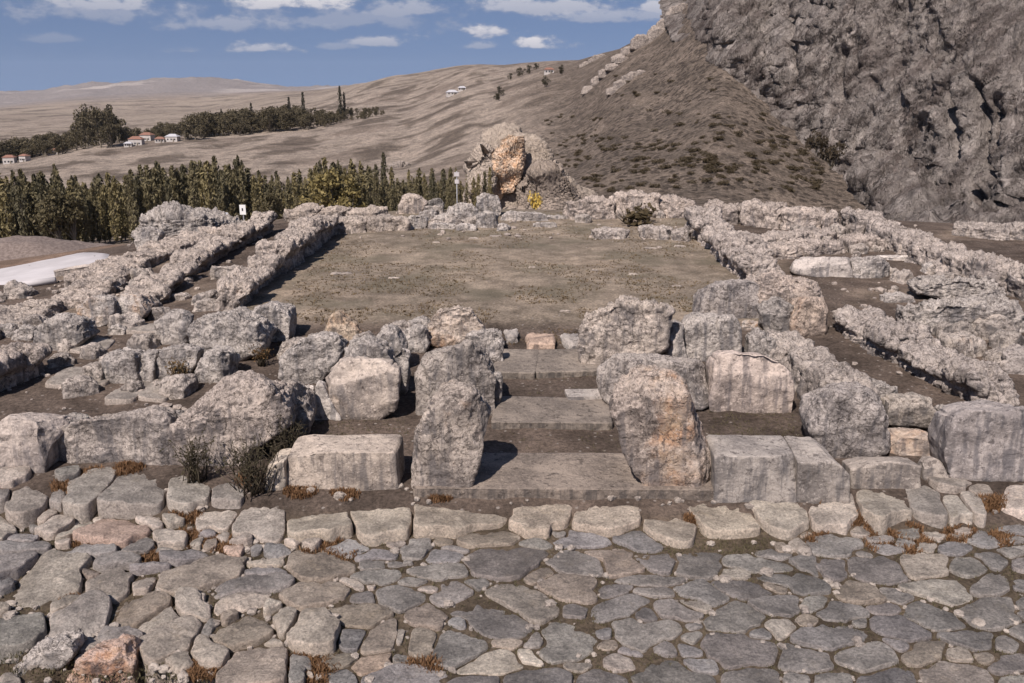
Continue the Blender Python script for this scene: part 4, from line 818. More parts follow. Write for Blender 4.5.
# ------------------------------------------------------------------ the great stones
S = [  # name, label, tile, outline, depth, kw
 ('gate_rock', 'tall tapering gate stone on the left end of the threshold', 'T6', [(35, 605), (40, 500), (88, 345), (125, 300), (165, 278), (230, 285), (285, 350), (300, 405), (287, 490), (232, 630), (150, 645), (90, 625)], 1.0, dict(base=488, grow=1.04, warm=.6, tint=(1.05, 1.0, .95), bd=.12, karst=.05, rough=.05, chips=7, n=40, z0=-.36)),
 ('gate_rock', 'broad rugged stone behind the tall left gate stone', 'T6', [(70, 405), (70, 240), (95, 165), (140, 148), (230, 142), (295, 190), (315, 260), (312, 395), (250, 400)], 1.2, dict(base=415, warm=.15, tint=(.86, .84, .82), n=36, bd=.12, karst=.06, chips=7)),
 ('gate_rock', 'huge warm toned gate stone on the right end of the threshold', 'T7', [(215, 645), (160, 565), (130, 440), (103, 350), (130, 315), (200, 268), (300, 280), (380, 340), (410, 400), (416, 500), (437, 640), (340, 652)], 1.2, dict(base=489, warm=.85, tint=(1.12, 1.04, .98), bd=.15, karst=.055, rough=.06, chips=8, n=44, z0=-.36)),
 ('gate_rock', 'grey stone directly behind the huge right gate stone', 'T7', [(85, 360), (80, 265), (130, 215), (220, 212), (300, 222), (418, 228), (428, 380), (250, 400)], 1.3, dict(base=412, warm=.15, tint=(.95, .93, .92), n=34, bd=.1, karst=.04)),
 ('rugged_rock', 'pitted rounded rock at the court end of the gate, right side', 'T7', [(18, 238), (12, 140), (55, 50), (130, 33), (215, 45), (272, 55), (285, 110), (262, 190), (200, 215), (90, 246)], 1.3, dict(base=368, warm=.1, tint=(1.1, 1.05, 1.0), n=40, bd=.15, karst=.12, chips=5, rough=.08)),
 ('wall_stone', 'jointed grey block beside the pitted rounded rock', 'T7', [(342, 225), (343, 82), (395, 75), (450, 76), (452, 222)], 1.1, dict(base=361, warm=.15, n=26, bd=.05, rnd=.15, karst=.04)),
 ('wall_stone', 'smaller pale block right of the jointed grey block', 'T7', [(454, 225), (452, 78), (500, 80), (525, 110), (524, 222)], 1.1, dict(base=361, warm=.3, tint=1.1, n=26, bd=.08, rnd=.18, karst=.05)),
 ('wall_stone', 'low stone tucked between the pitted rock and the jointed block', 'T7', [(282, 230), (280, 130), (300, 100), (340, 110), (341, 228)], .9, dict(base=364, warm=.4, tint=1.05, n=20)),
 ('orthostat', 'arched pinkish grey orthostat in the room right of the gate', 'T7', [(440, 395), (430, 260), (455, 215), (520, 203), (600, 208), (655, 240), (683, 290), (682, 388), (560, 402)], .9, dict(base=414, warm=.3, tint=(1.08, 1.0, .96), mat=M_STONE, n=34, bd=.1, rnd=.16, karst=.02, chips=4)),
 ('wall_stone', 'low weathered stone behind the arched orthostat, small end', 'T7', [(560, 240), (560, 155), (590, 130), (625, 140), (640, 200), (640, 240)], .8, dict(base=366, n=22, karst=.07)),
 ('orthostat', 'yellow stained upright block left of the gate stones', 'T4', [(620, 418), (563, 330), (540, 250), (560, 208), (640, 188), (720, 180), (790, 200), (818, 225), (808, 390), (750, 412)], 1.0, dict(base=419, warm=.6, tint=(1.08, 1.02, .96), mat=M_STONE, n=34, bd=.08, rnd=.16, karst=.025)),
 ('leaning_slab', 'thin pointed slab leaning left of the yellow stained block', 'T4', [(495, 418), (500, 318), (528, 262), (560, 338), (612, 412), (560, 420)], .3, dict(base=420, tint=1.15, n=20, rnd=.2, karst=.015, mat=M_STONE)),
 ('small_stone', 'fist shaped white stone by the pointed leaning slab', 'T4', [(462, 308), (470, 292), (500, 295), (502, 312), (480, 320)], .25, dict(base=395, tint=1.5, n=12)),
 ('wall_stone', 'humped grey stone between the round boulder and the gate stones', 'T4', [(368, 250), (372, 180), (440, 110), (500, 85), (565, 88), (605, 130), (575, 200), (520, 285), (440, 270)], 1.4, dict(base=384, tint=1.05, n=34, bd=.1, karst=.06, rough=.07)),
 ('small_rock', 'pointed rock with a yellow tip on the edge of the court', 'T4', [(535, 90), (560, 30), (592, 0), (640, 45), (685, 85), (640, 120), (570, 115)], .7, dict(base=342, warm=.85, tint=(1.25, 1.12, .95), n=22, karst=.04)),
 ('rubble_stone', 'wide rubble stone above the yellow stained block', 'T4', [(605, 260), (612, 150), (630, 115), (700, 105), (770, 150), (800, 215), (780, 260)], .9, dict(base=400, n=26, karst=.06)),
 ('rubble_stone', 'angular rubble stone behind the wide rubble stone', 'T4', [(720, 200), (735, 105), (782, 60), (835, 92), (850, 150), (800, 200)], .7, dict(base=372, tint=1.1, n=20)),
 ('rubble_stone', 'small pale rubble stone wedged between two big blocks', 'T4', [(800, 200), (808, 170), (835, 150), (865, 165), (852, 200)], .4, dict(base=395, tint=1.3, n=14)),
 ('rubble_stone', 'rubble stone left of the top rock with the yellow face', 'T6', [(0, 175), (5, 115), (45, 85), (85, 95), (90, 160), (70, 185)], .8, dict(base=352, tint=1.1, n=22, karst=.06)),
 ('rubble_stone', 'dark cracked rubble stone on the court edge left of the top rock', 'T6', [(10, 105), (20, 70), (70, 58), (95, 75), (95, 120), (40, 120)], .6, dict(base=338, n=18, karst=.05)),
 ('top_rock', 'big rough rock with a yellow face above the left gate stones', 'T6', [(95, 150), (92, 85), (130, 40), (190, 15), (240, 30), (275, 90), (280, 150), (180, 170)], 1.1, dict(base=348, warm=.8, tint=(1.12, 1.05, .98), n=36, karst=.07, rough=.08)),
 ('rubble_stone', 'knobbly stone right of the big rough top rock', 'T6', [(230, 165), (228, 115), (290, 92), (340, 110), (350, 160), (300, 185)], .8, dict(base=352, tint=1.08, n=24, karst=.06)),
 ('rubble_stone', 'squared white cornered stone overhanging the inner step', 'T6', [(310, 222), (312, 165), (345, 140), (350, 215)], .5, dict(base=366, tint=1.2, n=18)),
 ('rubble_stone', 'thin upright stone at the left edge of the passage', 'T6', [(310, 372), (312, 262), (338, 262), (345, 330), (330, 375)], .4, dict(base=409, tint=1.0, n=18)),
 ('boulder', 'great rounded boulder left of the gate behind the shrub', 'T4', [(-20, 600), (-15, 470), (30, 385), (75, 325), (120, 280), (190, 260), (280, 280), (350, 320), (398, 385), (402, 430), (350, 475), (262, 530), (240, 580), (100, 605)], 1.5, dict(base=466, warm=.3, tint=(1.08, 1.02, .98), n=46, bd=.1, karst=.06, rough=.07, chips=7)),
 ('boulder', 'dark flank stone leaning on the great rounded boulder', 'T4', [(330, 500), (320, 310), (400, 268), (450, 330), (485, 400), (470, 470), (400, 510)], 1.0, dict(base=440, tint=(.85, .82, .8), n=30, karst=.06, rough=.07)),
 ('orthostat', 'long grey block with a crusted top left of the boulder', 'T2', [(205, 610), (190, 520), (240, 470), (330, 430), (420, 425), (500, 415), (570, 402), (660, 430), (668, 470), (664, 612), (420, 612)], .9, dict(base=463, warm=.2, tint=(1.0, .97, .95), n=40, bd=.02, rnd=.14, karst=.05, rough=.06)),
 ('rubble_stone', 'dark rubble stone filling the left end of the crusted block', 'T2', [(178, 540), (180, 470), (240, 430), (310, 440), (320, 500), (240, 560)], .7, dict(base=455, tint=.85, n=22, karst=.06)),
 ('rubble_stone', 'crumbling stone at the right end of the crusted block', 'T2', [(650, 470), (655, 420), (700, 415), (715, 450), (690, 480)], .6, dict(base=440, n=16)),
 ('orthostat', 'squared stone with a flat sloping top at the left edge', 'T2', [(-60, 655), (-60, 455), (20, 425), (170, 440), (215, 470), (172, 560), (170, 660)], 1.0, dict(base=473, warm=.3, tint=(1.05, 1.0, .97), mat=M_STONE, n=32, bd=0.02, rnd=.12, karst=.02)),
 # second row, left wing
 ('wall_stone', 'upright rounded stone at the left end of the middle row', 'T2', [(395, 285), (390, 190), (435, 158), (530, 162), (545, 285), (450, 300)], 1.0, dict(base=384, warm=.35, tint=1.08, n=28, karst=.05)),
 ('wall_stone', 'narrow stone second in the middle row', 'T2', [(550, 282), (545, 195), (575, 158), (610, 165), (614, 282)], .9, dict(base=381, warm=.3, tint=1.05, n=22)),
 ('wall_stone', 'broad stone third in the middle row', 'T2', [(616, 280), (610, 165), (690, 138), (775, 150), (772, 200), (730, 282)], 1.0, dict(base=381, warm=.2, tint=1.05, n=28, karst=.05)),
 ('wall_stone', 'tapered stone by the dry plant at the right of the middle row', 'T2', [(770, 292), (785, 190), (830, 145), (905, 160), (910, 292)], 1.0, dict(base=383, warm=.2, tint=1.05, n=26)),
 ('wall_stone', 'big rugged block above the tapered stone of the middle row', 'T3', [(35, 760), (28, 640), (40, 590), (110, 555), (250, 548), (330, 590), (358, 660), (350, 740), (200, 780)], 1.5, dict(base=362, warm=.15, n=38, karst=.08, rough=.08, bd=.12)),
 ('pillar_stump', 'rounded pillar like stone behind the middle row', 'T2', [(632, 140), (622, 35), (650, 5), (700, -5), (742, 15), (748, 138)], .8, dict(base=345, tint=1.05, n=24, rnd=.35, karst=.03)),
 ('court_block', 'squarish lone block standing on the court near its left corner', 'T3', [(300, 640), (298, 580), (335, 520), (400, 500), (470, 530), (488, 590), (482, 685), (400, 695)], 1.1, dict(base=342, warm=.15, tint=1.1, n=30, karst=.04, bd=.08)),
 ('wall_stone', 'dark cracked block among the stones at the far left', 'T2', [(120, 150), (125, 90), (160, 45), (230, 12), (305, 40), (335, 95), (290, 150), (240, 168)], 1.2, dict(base=351, tint=.95, n=32, karst=.06)),
 ('wall_stone', 'small stone left of the dark cracked block', 'T2', [(40, 120), (48, 70), (85, 55), (122, 60), (122, 122)], .9, dict(base=341, n=20)),
 ('wall_stone', 'low stone at the left edge beyond the cracked block', 'T2', [(-40, 110), (-40, 60), (0, 50), (38, 65), (40, 112)], .9, dict(base=338, n=20)),
 ('wall_stone', 'yellow brown rounded block at the head of the outer left wall', 'T1', [(335, 600), (335, 530), (380, 490), (430, 475), (500, 488), (512, 600), (430, 622)], 1.1, dict(base=327, warm=.9, tint=1.1, n=28, karst=.04)),
 ('wall_stone', 'amber block standing beside the yellow brown rounded block', 'T1', [(512, 608), (508, 505), (555, 462), (610, 462), (655, 490), (662, 545), (600, 605)], 1.1, dict(base=324, warm=.9, tint=1.08, n=28, karst=.04)),
 ('wall_stone', 'little jagged stone on the flat sill in the left wing', 'T1', [(480, 655), (490, 625), (530, 612), (565, 635), (555, 660)], .4, dict(base=335, tint=1.15, n=16, karst=.05)),
 ('pillar_stump', 'upright stump like rock on the skyline of the left wing', 'T1', [(618, 278), (608, 210), (628, 165), (690, 158), (715, 190), (712, 240), (695, 278)], 1.2, dict(base=252, warm=.25, tint=1.1, n=26, karst=.05)),
 ('bedrock_mound', 'low domed outcrop of pale rock behind the stump like rock', 'T1', [(605, 215), (612, 150), (700, 95), (790, 85), (870, 95), (950, 125), (1000, 160), (1000, 215)], 5., dict(base=234, tint=1.0, n=44, karst=.2, rough=.2, bd=.1)),
 # back of the court
 ('back_stone', 'large pale pointed boulder on the back wall of the court', 'T5', [(68, 150), (72, 75), (108, 43), (150, 50), (195, 90), (165, 150)], 1.6, dict(base=214, warm=.5, tint=(1.2, 1.12, 1.05), n=30, karst=.05)),
 ('back_stone', 'rounded grey stone below the pale pointed boulder', 'T5', [(118, 205), (112, 165), (145, 142), (192, 155), (196, 195), (160, 212)], 1.0, dict(base=229, tint=.95, n=24, karst=.06)),
 ('back_stone', 'flat topped stone right of the pointed boulder', 'T5', [(165, 168), (170, 130), (215, 118), (232, 140), (228, 170)], 1.0, dict(base=221, tint=1.05, n=20)),
 ('back_stone', 'dark stone behind the flat topped stone', 'T5', [(195, 125), (200, 90), (250, 70), (265, 100), (262, 130)], 1.0, dict(base=212, tint=.7, n=20)),
 ('back_stone', 'knobbly low stone left of the boxy back stone', 'T5', [(232, 175), (235, 145), (290, 130), (318, 150), (318, 178)], 1.0, dict(base=222, tint=1.1, n=20)),
 ('back_stone', 'boxy pale stone with a ledge on the back wall', 'T5', [(290, 180), (288, 110), (340, 90), (405, 95), (415, 180)], 1.2, dict(base=222, warm=.3, tint=1.15, n=24, rnd=.18)),
 ('back_stone', 'tall cubic stone at the end of the left back wall', 'T5', [(418, 145), (415, 65), (440, 50), (500, 55), (515, 130), (505, 148)], 1.2, dict(base=216, warm=.1, tint=1.05, n=24, rnd=.16, karst=.05)),
 ('back_stone', 'stacked grey stone in front of the tall cubic stone', 'T5', [(415, 208), (415, 145), (450, 125), (500, 145), (500, 205)], 1.0, dict(base=228, n=22, karst=.06)),
 ('back_stone', 'small stone at the foot of the stacked grey stone', 'T5', [(502, 215), (505, 185), (535, 178), (552, 200), (545, 216)], .8, dict(base=231, tint=1.1, n=16)),
 ('back_stone', 'shallow stone left of centre at the court edge', 'T5', [(205, 222), (210, 185), (260, 175), (320, 185), (318, 215)], .9, dict(base=229, tint=1.1, n=22)),
 ('back_stone', 'light wedge stone below the boxy pale stone', 'T5', [(315, 222), (325, 188), (375, 178), (405, 195), (400, 218)], .9, dict(base=231, tint=1.2, n=20)),
 ('sill_block', 'long low sill block in the back gateway of the court', 'T5', [(520, 175), (530, 145), (540, 122), (700, 140), (708, 176)], 1.0, dict(base=221, warm=.25, tint=1.12, n=28, rnd=.15)),
 ('sill_block', 'thin stone strip right of the long sill block', 'T5', [(708, 168), (712, 148), (800, 150), (806, 168)], .8, dict(base=219, tint=.95, n=18)),
 ('sill_block', 'shorter step stone in front of the back gateway', 'T5', [(655, 205), (660, 178), (750, 176), (752, 205)], .8, dict(base=227, tint=.92, n=18)),
 # right wing
 ('wall_stone', 'large smooth grey block at the near end of the court side wall', 'U1', [(635, 640), (632, 540), (655, 490), (750, 460), (870, 440), (930, 460), (935, 640)], 1.4, dict(base=318, tint=(.88, .87, .88), n=34, karst=.04, bd=.06)),
 ('corner_block', 'rugged rock crowning the corner of the right wing', 'U2', [(0, 545), (-5, 440), (40, 360), (120, 345), (200, 380), (262, 430), (255, 500), (120, 530)], 1.8, dict(base=318, warm=.5, tint=(1.08, 1.0, .95), n=40, karst=.1, rough=.08)),
 ('corner_block', 'grey block with an orange lower half at the corner', 'U2', [(130, 605), (130, 500), (150, 455), (200, 440), (268, 450), (272, 500), (262, 600)], 1.3, dict(base=336, warm=.75, tint=(1.1, .98, .88), n=30, rnd=.16, karst=.03)),
 ('rubble_stone', 'dark pitted stone left of the orange cornered block', 'U2', [(25, 590), (20, 500), (70, 455), (128, 470), (130, 590)], 1.0, dict(base=334, tint=.85, n=26, karst=.08)),
 ('rubble_stone', 'small orange stone beside the smooth grey block', 'U1', [(830, 680), (835, 645), (900, 640), (905, 680)], .5, dict(base=331, warm=1.0, tint=1.05, n=14)),
 ('room_block', 'long smooth grey block lying in the right wing', 'U2', [(135, 355), (140, 310), (200, 285), (300, 283), (362, 292), (372, 378), (230, 370)], 1.2, dict(base=277, tint=(.95, .94, .94), mat=M_STONE, n=30, rnd=.2, karst=.02)),
 ('room_block', 'rounded rough block at the right end of the long smooth block', 'U2', [(374, 378), (374, 300), (420, 288), (485, 292), (512, 335), (505, 378)], 1.2, dict(base=278, tint=1.05, n=28, karst=.06)),
 ('boulder', 'big grey boulder with a white spot over the arched block', 'U3', [(135, 500), (112, 400), (120, 350), (190, 290), (300, 280), (360, 320), (383, 380), (378, 500), (300, 540), (200, 525)], 1.2, dict(base=459, tint=(.9, .89, .9), n=42, karst=.05, rough=.06, bd=.05)),
 ('wall_stone', 'crusted slab on the shoulder of the big grey boulder', 'U3', [(285, 330), (290, 265), (370, 258), (412, 285), (395, 330), (360, 345)], 1.0, dict(base=418, tint=1.0, n=26, karst=.08)),
 ('wall_stone', 'rounded grey stone resting over the orange ended stone', 'U3', [(388, 425), (380, 350), (420, 310), (520, 302), (582, 345), (585, 425), (500, 440)], .9, dict(base=436, tint=(.98, .95, .9), n=32, rnd=.35, karst=.03, down=False)),
 ('wall_stone', 'low stone with an orange right end beneath the rounded stone', 'U3', [(375, 520), (380, 440), (480, 445), (572, 450), (574, 520)], .8, dict(base=456, warm=.8, tint=(1.0, .92, .85), n=28, rnd=.18, karst=.03, mat=M_STONE)),
 ('rubble_stone', 'small stone bridging to the right hand orthostat', 'U3', [(585, 420), (590, 360), (630, 348), (655, 360), (640, 410)], .6, dict(base=428, tint=1.1, n=18)),
 ('orthostat', 'massive dark grey orthostat at the right edge', 'U3', [(615, 600), (590, 445), (625, 390), (670, 355), (760, 350), (900, 350), (905, 610), (760, 612)], 1.1, dict(base=480, tint=(.78, .77, .79), mat=M_STONE, n=40, bd=.05, rnd=.14, karst=.02, rough=.05)),
 ('bedrock_mass', 'rough mass of weathered rock in the far right room', 'U2', [(600, 580), (590, 510), (630, 480), (700, 465), (800, 455), (900, 460), (1040, 480), (1060, 600), (800, 610)], 1.4, dict(base=332, tint=1.02, n=48, karst=.13, rough=.1, bd=.35)),
 ('bedrock_mass', 'upper ledge of weathered rock behind the far right mass', 'U2', [(640, 440), (630, 390), (700, 370), (800, 372), (960, 390), (970, 450), (800, 470)], 1.3, dict(base=304, tint=1.0, n=40, karst=.14, rough=.1)),
 ('small_stone', 'flat slanted stone in front of the far right mass', 'U2', [(490, 470), (495, 440), (560, 438), (610, 455), (600, 475)], .8, dict(base=303, tint=1.05, n=18)),

 ('street_boulder', 'lumpy pale boulder in the fallen corner of the street', 'B1', [(75, 620), (85, 470), (180, 395), (310, 385), (330, 440), (240, 560), (200, 620)], .5, dict(base=690, tint=1.05, n=30, karst=.05, bd=.1, z0=-1.2)),
 ('street_boulder', 'pink streaked boulder at the fallen corner of the street', 'B1', [(290, 640), (300, 545), (400, 460), (500, 415), (570, 410), (592, 560), (605, 640)], .6, dict(base=697, warm=.9, tint=(1.15, .98, .92), n=30, karst=.04, bd=.1, z0=-1.2)),
 ('small_stone', 'little peaked stone on the ledge of the right wing', 'U2', [(645, 360), (660, 330), (690, 312), (712, 340), (708, 362)], .8, dict(base=274, tint=1.25, n=18)),
 ('sill_block', 'pale narrow sill in the rear doorway of the right wing', 'U2', [(480, 310), (485, 295), (655, 292), (660, 310)], .7, dict(base=260, tint=1.2, n=18, rnd=.1, mat=M_STONE)),
]
for (nm, lb, tl, pts, dep, kw) in S:
    cat = 'boulder' if 'boulder' in nm else 'stone' if nm.endswith(('stone', 'rock')) else 'block' if nm.endswith('block') or nm == 'orthostat' else 'slab' if nm.endswith('slab') else 'outcrop' if nm.startswith('bedrock') else 'stump'
    rock(nm, lb, cat, tl, pts, dep, **kw)
# flat slabs lying in the left wing
for (lb, pts, tint) in (('long flat slab lying in the soil of the left wing', [(110, 402), (118, 393), (140, 383), (149, 384), (132, 401)], 1.15), ('flat irregular slab right of the long flat slab', [(141, 397), (157, 384), (176, 387), (163, 401)], 1.15),
                        ('broad sill slab left of the middle row', [(52, 386), (68, 372), (100, 371), (104, 386)], 1.1), ('smaller sill slab between the far left blocks', [(73, 351), (92, 340), (110, 342), (100, 353)], 1.2), ('wide sill slab under the little jagged stone', [(124, 333), (124, 327), (155, 326), (155, 333)], 1.15)):
    k = pack_add(pts); tag(flat_stone('sill_slab', k, thick=.2, top=.07, dome=.01, seed=int(pts[0][0]), color=(tint * 1.1, tint * 1.05, tint, 0)), lb, 'slab')

# ------------------------------------------------------------------ ruined walls: courses of weathered blocks
def path_px(pts): return np.array([at(x, y) for x, y in pts])
def ruin_wall(name, label, base_px, heights, width, side, blk=1.5, karst=.1, rough=.09, tint=(1.05, 1., .96), warm=.12, n=26, flute=.03, seed=0, gaps=.05, hvar=.2, under=0.):
    """base_px: the picture line where the visible face meets the ground; the wall's body lies to `side` of it (+1 = left of travel)"""
    W = path_px(base_px); seg = np.linalg.norm(np.diff(W[:, :2], axis=0), axis=1); cum = np.concatenate([[0], np.cumsum(seg)])
    r_ = np.random.default_rng(seed); s = 0; root = empty(name, W[0]); tag(root, label, 'ruined wall')
    i = 0
    while s < cum[-1] - .3:
        L = min(blk * r_.uniform(.7, 1.4), cum[-1] - s); 
        if cum[-1] - s - L < .5: L = cum[-1] - s
        a = np.array([np.interp(s, cum, W[:, k]) for k in range(3)]); b = np.array([np.interp(s + L, cum, W[:, k]) for k in range(3)])
        h = np.interp((s + L / 2) / cum[-1], np.linspace(0, 1, len(heights)), heights) * r_.uniform(1 - hvar, 1 + hvar); wd = width * r_.uniform(.8, 1.15); h *= .8 if r_.random() < .12 else 1
        e = (b - a)[:2] / L; nrm = np.array([-e[1], e[0]]) * side
        out = np.array([[.0, -.25], [L, -.25], [L - .03, h * r_.uniform(.75, 1)], [L * .6, h * r_.uniform(.9, 1.1)], [L * .3, h * r_.uniform(.9, 1.1)], [.03, h * r_.uniform(.75, 1)]])
        P, Fc = rock_shape(out, wd, rnd=.15, n=n, bd=r_.uniform(-.05, .1), grow=1.0, tb=.02, rough=rough, karst=karst * .8, chips=3, seed=seed * 100 + i, flute=flute, under=under, soft=.05)
        off = r_.uniform(-.08, .08)
        Q = np.zeros_like(P); Q[:, :2] = a[:2] + P[:, [0]] * e + (P[:, [1]] + off) * nrm; zb = np.interp(P[:, 0], [0, L], [a[2], b[2]]); Q[:, 2] = zb + P[:, 2]
        if side < 0: Fc = Fc[:, ::-1]
        lv = r_.uniform(.93, 1.07)
        mesh_obj('block', Q - W[0], Fc, M_KARST, parent=root, color=(*(c * lv for c in tint), warm * r_.uniform(0, 2)))
        s += L + gaps * r_.uniform(0, 1); i += 1
    return root
ruin_wall('ruined_wall', 'long pitted wall along the left side of the court', [(246, 309), (283, 279), (312, 258), (341, 234)], [.5, .7, 1.05, 1.0, .85], 1.05, 1, karst=.13, rough=.1, seed=1, flute=.08, n=32, under=.3)
ruin_wall('ruined_wall', 'parallel outer wall of the left wing behind the court side wall', [(164, 306), (198, 276), (230, 256), (278, 231)], [.5, .5, .6, .7], 1.1, 1, karst=.12, seed=2, flute=.08, under=.25, n=28)
ruin_wall('ruined_wall', 'low broken wall line beyond the outer left wall', [(112, 286), (150, 267), (200, 250), (232, 239)], [.25, .28, .35, .4], 1.5, 1, karst=.13, seed=3, blk=1.8, tint=(1.08, 1.02, .97))
ruin_wall('ruined_wall', 'outermost low rubble wall at the edge of the left wing', [(100, 306), (125, 284), (160, 262)], [.25, .3, .3], 1.3, 1, karst=.1, seed=4, blk=1.3, tint=(1.08, 1.02, .97))
ruin_wall('ruined_wall', 'near left wall stub running out of the picture', [(-30, 409), (10, 394), (36, 383), (52, 372)], [.6, .65, .6, .55], 1.0, 1, karst=.11, seed=5, n=34, flute=.08, under=.2, tint=(1.02, .97, .94))
ruin_wall('ruined_wall', 'crumbled wall fragment at the left edge above the wall stub', [(-30, 352), (20, 330), (70, 308)], [.22, .3, .22], 1.3, 1, karst=.1, seed=6, tint=(1.05, 1., .95))
ruin_wall('ruined_wall', 'low stone bank along the back of the court, left part', [(330, 235), (375, 232), (410, 231)], [.5, .55, .5], 1.2, 1, karst=.1, seed=7, blk=1.4, tint=(1.1, 1.04, .98))
ruin_wall('ruined_wall', 'farther bank of pale stones on the left skyline of the court', [(285, 222), (330, 221), (375, 220)], [.5, .4, .4], 1.6, 1, karst=.14, seed=8, blk=1.7, tint=(1.12, 1.05, .98))
ruin_wall('ruined_wall', 'knobbly pale wall across the back of the court, right part', [(570, 220), (615, 219), (660, 218), (694, 217)], [.8, .85, .95, 1.0], 1.2, 1, karst=.17, rough=.13, seed=9, blk=1.7, tint=(1.12, 1.05, 1.0))
ruin_wall('ruined_wall', 'low front course below the knobbly back wall', [(596, 240), (640, 238), (688, 242)], [.35, .4, .4], 0.8, 1, karst=.08, seed=10, blk=1.1, gaps=.5, tint=(1., .97, .95))
ruin_wall('ruined_wall', 'long rugged wall along the right side of the court', [(740, 283), (722, 268), (705, 249), (684, 231)], [.85, .85, .9, .95], 1.25, -1, karst=.15, rough=.11, seed=11, flute=.1, under=.2, n=30, tint=(1.03, .99, .97))
ruin_wall('ruined_wall', 'fluted wall running to the massive dark orthostat', [(972, 410), (940, 393), (903, 374), (865, 352), (832, 328)], [.62, .52, .5, .5, .5], 1.15, -1, karst=.14, rough=.1, seed=12, flute=.14, under=.18, n=36, tint=(1., .97, .96))
ruin_wall('ruined_wall', 'short rough wall between the arched orthostat and the boulder', [(826, 428), (800, 398), (778, 370), (762, 346)], [.75, .6, .5, .4], 0.85, -1, karst=.11, seed=13, flute=.07, n=32, tint=(.98, .95, .93))
ruin_wall('ruined_wall', 'outer right wall descending below the mountain', [(1060, 312), (1010, 296), (960, 282), (925, 268), (890, 250), (862, 238), (835, 228)], [.75, .75, .7, .7, .7, .7, .7], 1.3, -1, karst=.18, rough=.14, seed=14, blk=1.7, n=28, tint=(1.02, .98, .96))
ruin_wall('ruined_wall', 'broken cross wall of pale stones in the right wing', [(770, 262), (810, 256), (850, 252), (884, 250)], [.4, .4, .45, .45], 1.2, 1, karst=.15, seed=15, blk=1.6, tint=(1.08, 1.02, .98))
ruin_wall('ruined_wall', 'rear cross wall of knobbly stones behind the right wing', [(700, 222), (750, 226), (800, 232), (835, 234)], [.7, .75, .75, .7], 1.3, 1, karst=.17, rough=.13, seed=16, blk=1.6, tint=(1.08, 1.02, .98))
ruin_wall('ruined_wall', 'low rubble line joining the court wall to the cross wall', [(745, 250), (790, 244), (840, 240)], [.3, .3, .3], 1.3, 1, karst=.14, seed=17, blk=1.4, tint=(1.05, 1., .97))
ruin_wall('ruined_wall', 'stony terrace at the far right under the crag', [(950, 236), (1000, 240), (1060, 244)], [.4, .4, .4], 2.0, 1, karst=.18, seed=18, blk=2.2, tint=(.95, .92, .9))
ruin_wall('ruined_wall', 'smooth topped grey wall leaving the picture at the right edge', [(1000, 372), (1030, 375), (1070, 380)], [.35, .4, .4], 1.0, 1, karst=.07, seed=19, blk=1.8, tint=(.9, .88, .88))

# ------------------------------------------------------------------ things on and round the site
def tube(V, F, a, b, r0, r1, k=8):
    a, b = np.array(a, float), np.array(b, float); d = b - a; d /= np.linalg.norm(d); u = np.cross(d, [0.3, 0.9, .1]); u /= np.linalg.norm(u); v = np.cross(d, u); s = len(V)
    for (c, r) in ((a, r0), (b, r1)):
        for q in range(k): V.append(c + r * (math.cos(2 * math.pi * q / k) * u + math.sin(2 * math.pi * q / k) * v))
    for q in range(k): F.append((s + q, s + (q + 1) % k, s + k + (q + 1) % k, s + k + q))
    F.append(tuple(s + k + q for q in range(k))); F.append(tuple(s + k - 1 - q for q in range(k)))
def box(V, F, lo, hi):
    s = len(V)
    for z in (lo[2], hi[2]):
        for (x, y) in ((lo[0], lo[1]), (hi[0], lo[1]), (hi[0], hi[1]), (lo[0], hi[1])): V.append(np.array([x, y, z], float))
    for f in ((3, 2, 1, 0), (4, 5, 6, 7), (0, 1, 5, 4), (1, 2, 6, 5), (2, 3, 7, 6), (3, 0, 4, 7)): F.append(tuple(s + i for i in f))
def leaf_quads(P, size, r_, up=0.3, narrow=.6):
    """a leaf-clump face at every point"""
    n = len(P); d = r_.normal(size=(n, 3)); d[:, 2] += up; d /= np.linalg.norm(d, axis=1)[:, None]
    e = np.cross(d, r_.normal(size=(n, 3))); e /= np.linalg.norm(e, axis=1)[:, None]; s = (size * r_.uniform(.6, 1.4, n))[:, None]
    a = d * s; b = e * s * narrow
    V = np.stack([P - a * .5, P + b * .5 - a * .1, P + a * .5, P - b * .5 + a * .1], 1).reshape(-1, 3)
    F = np.arange(4 * n).reshape(n, 4); return V, F
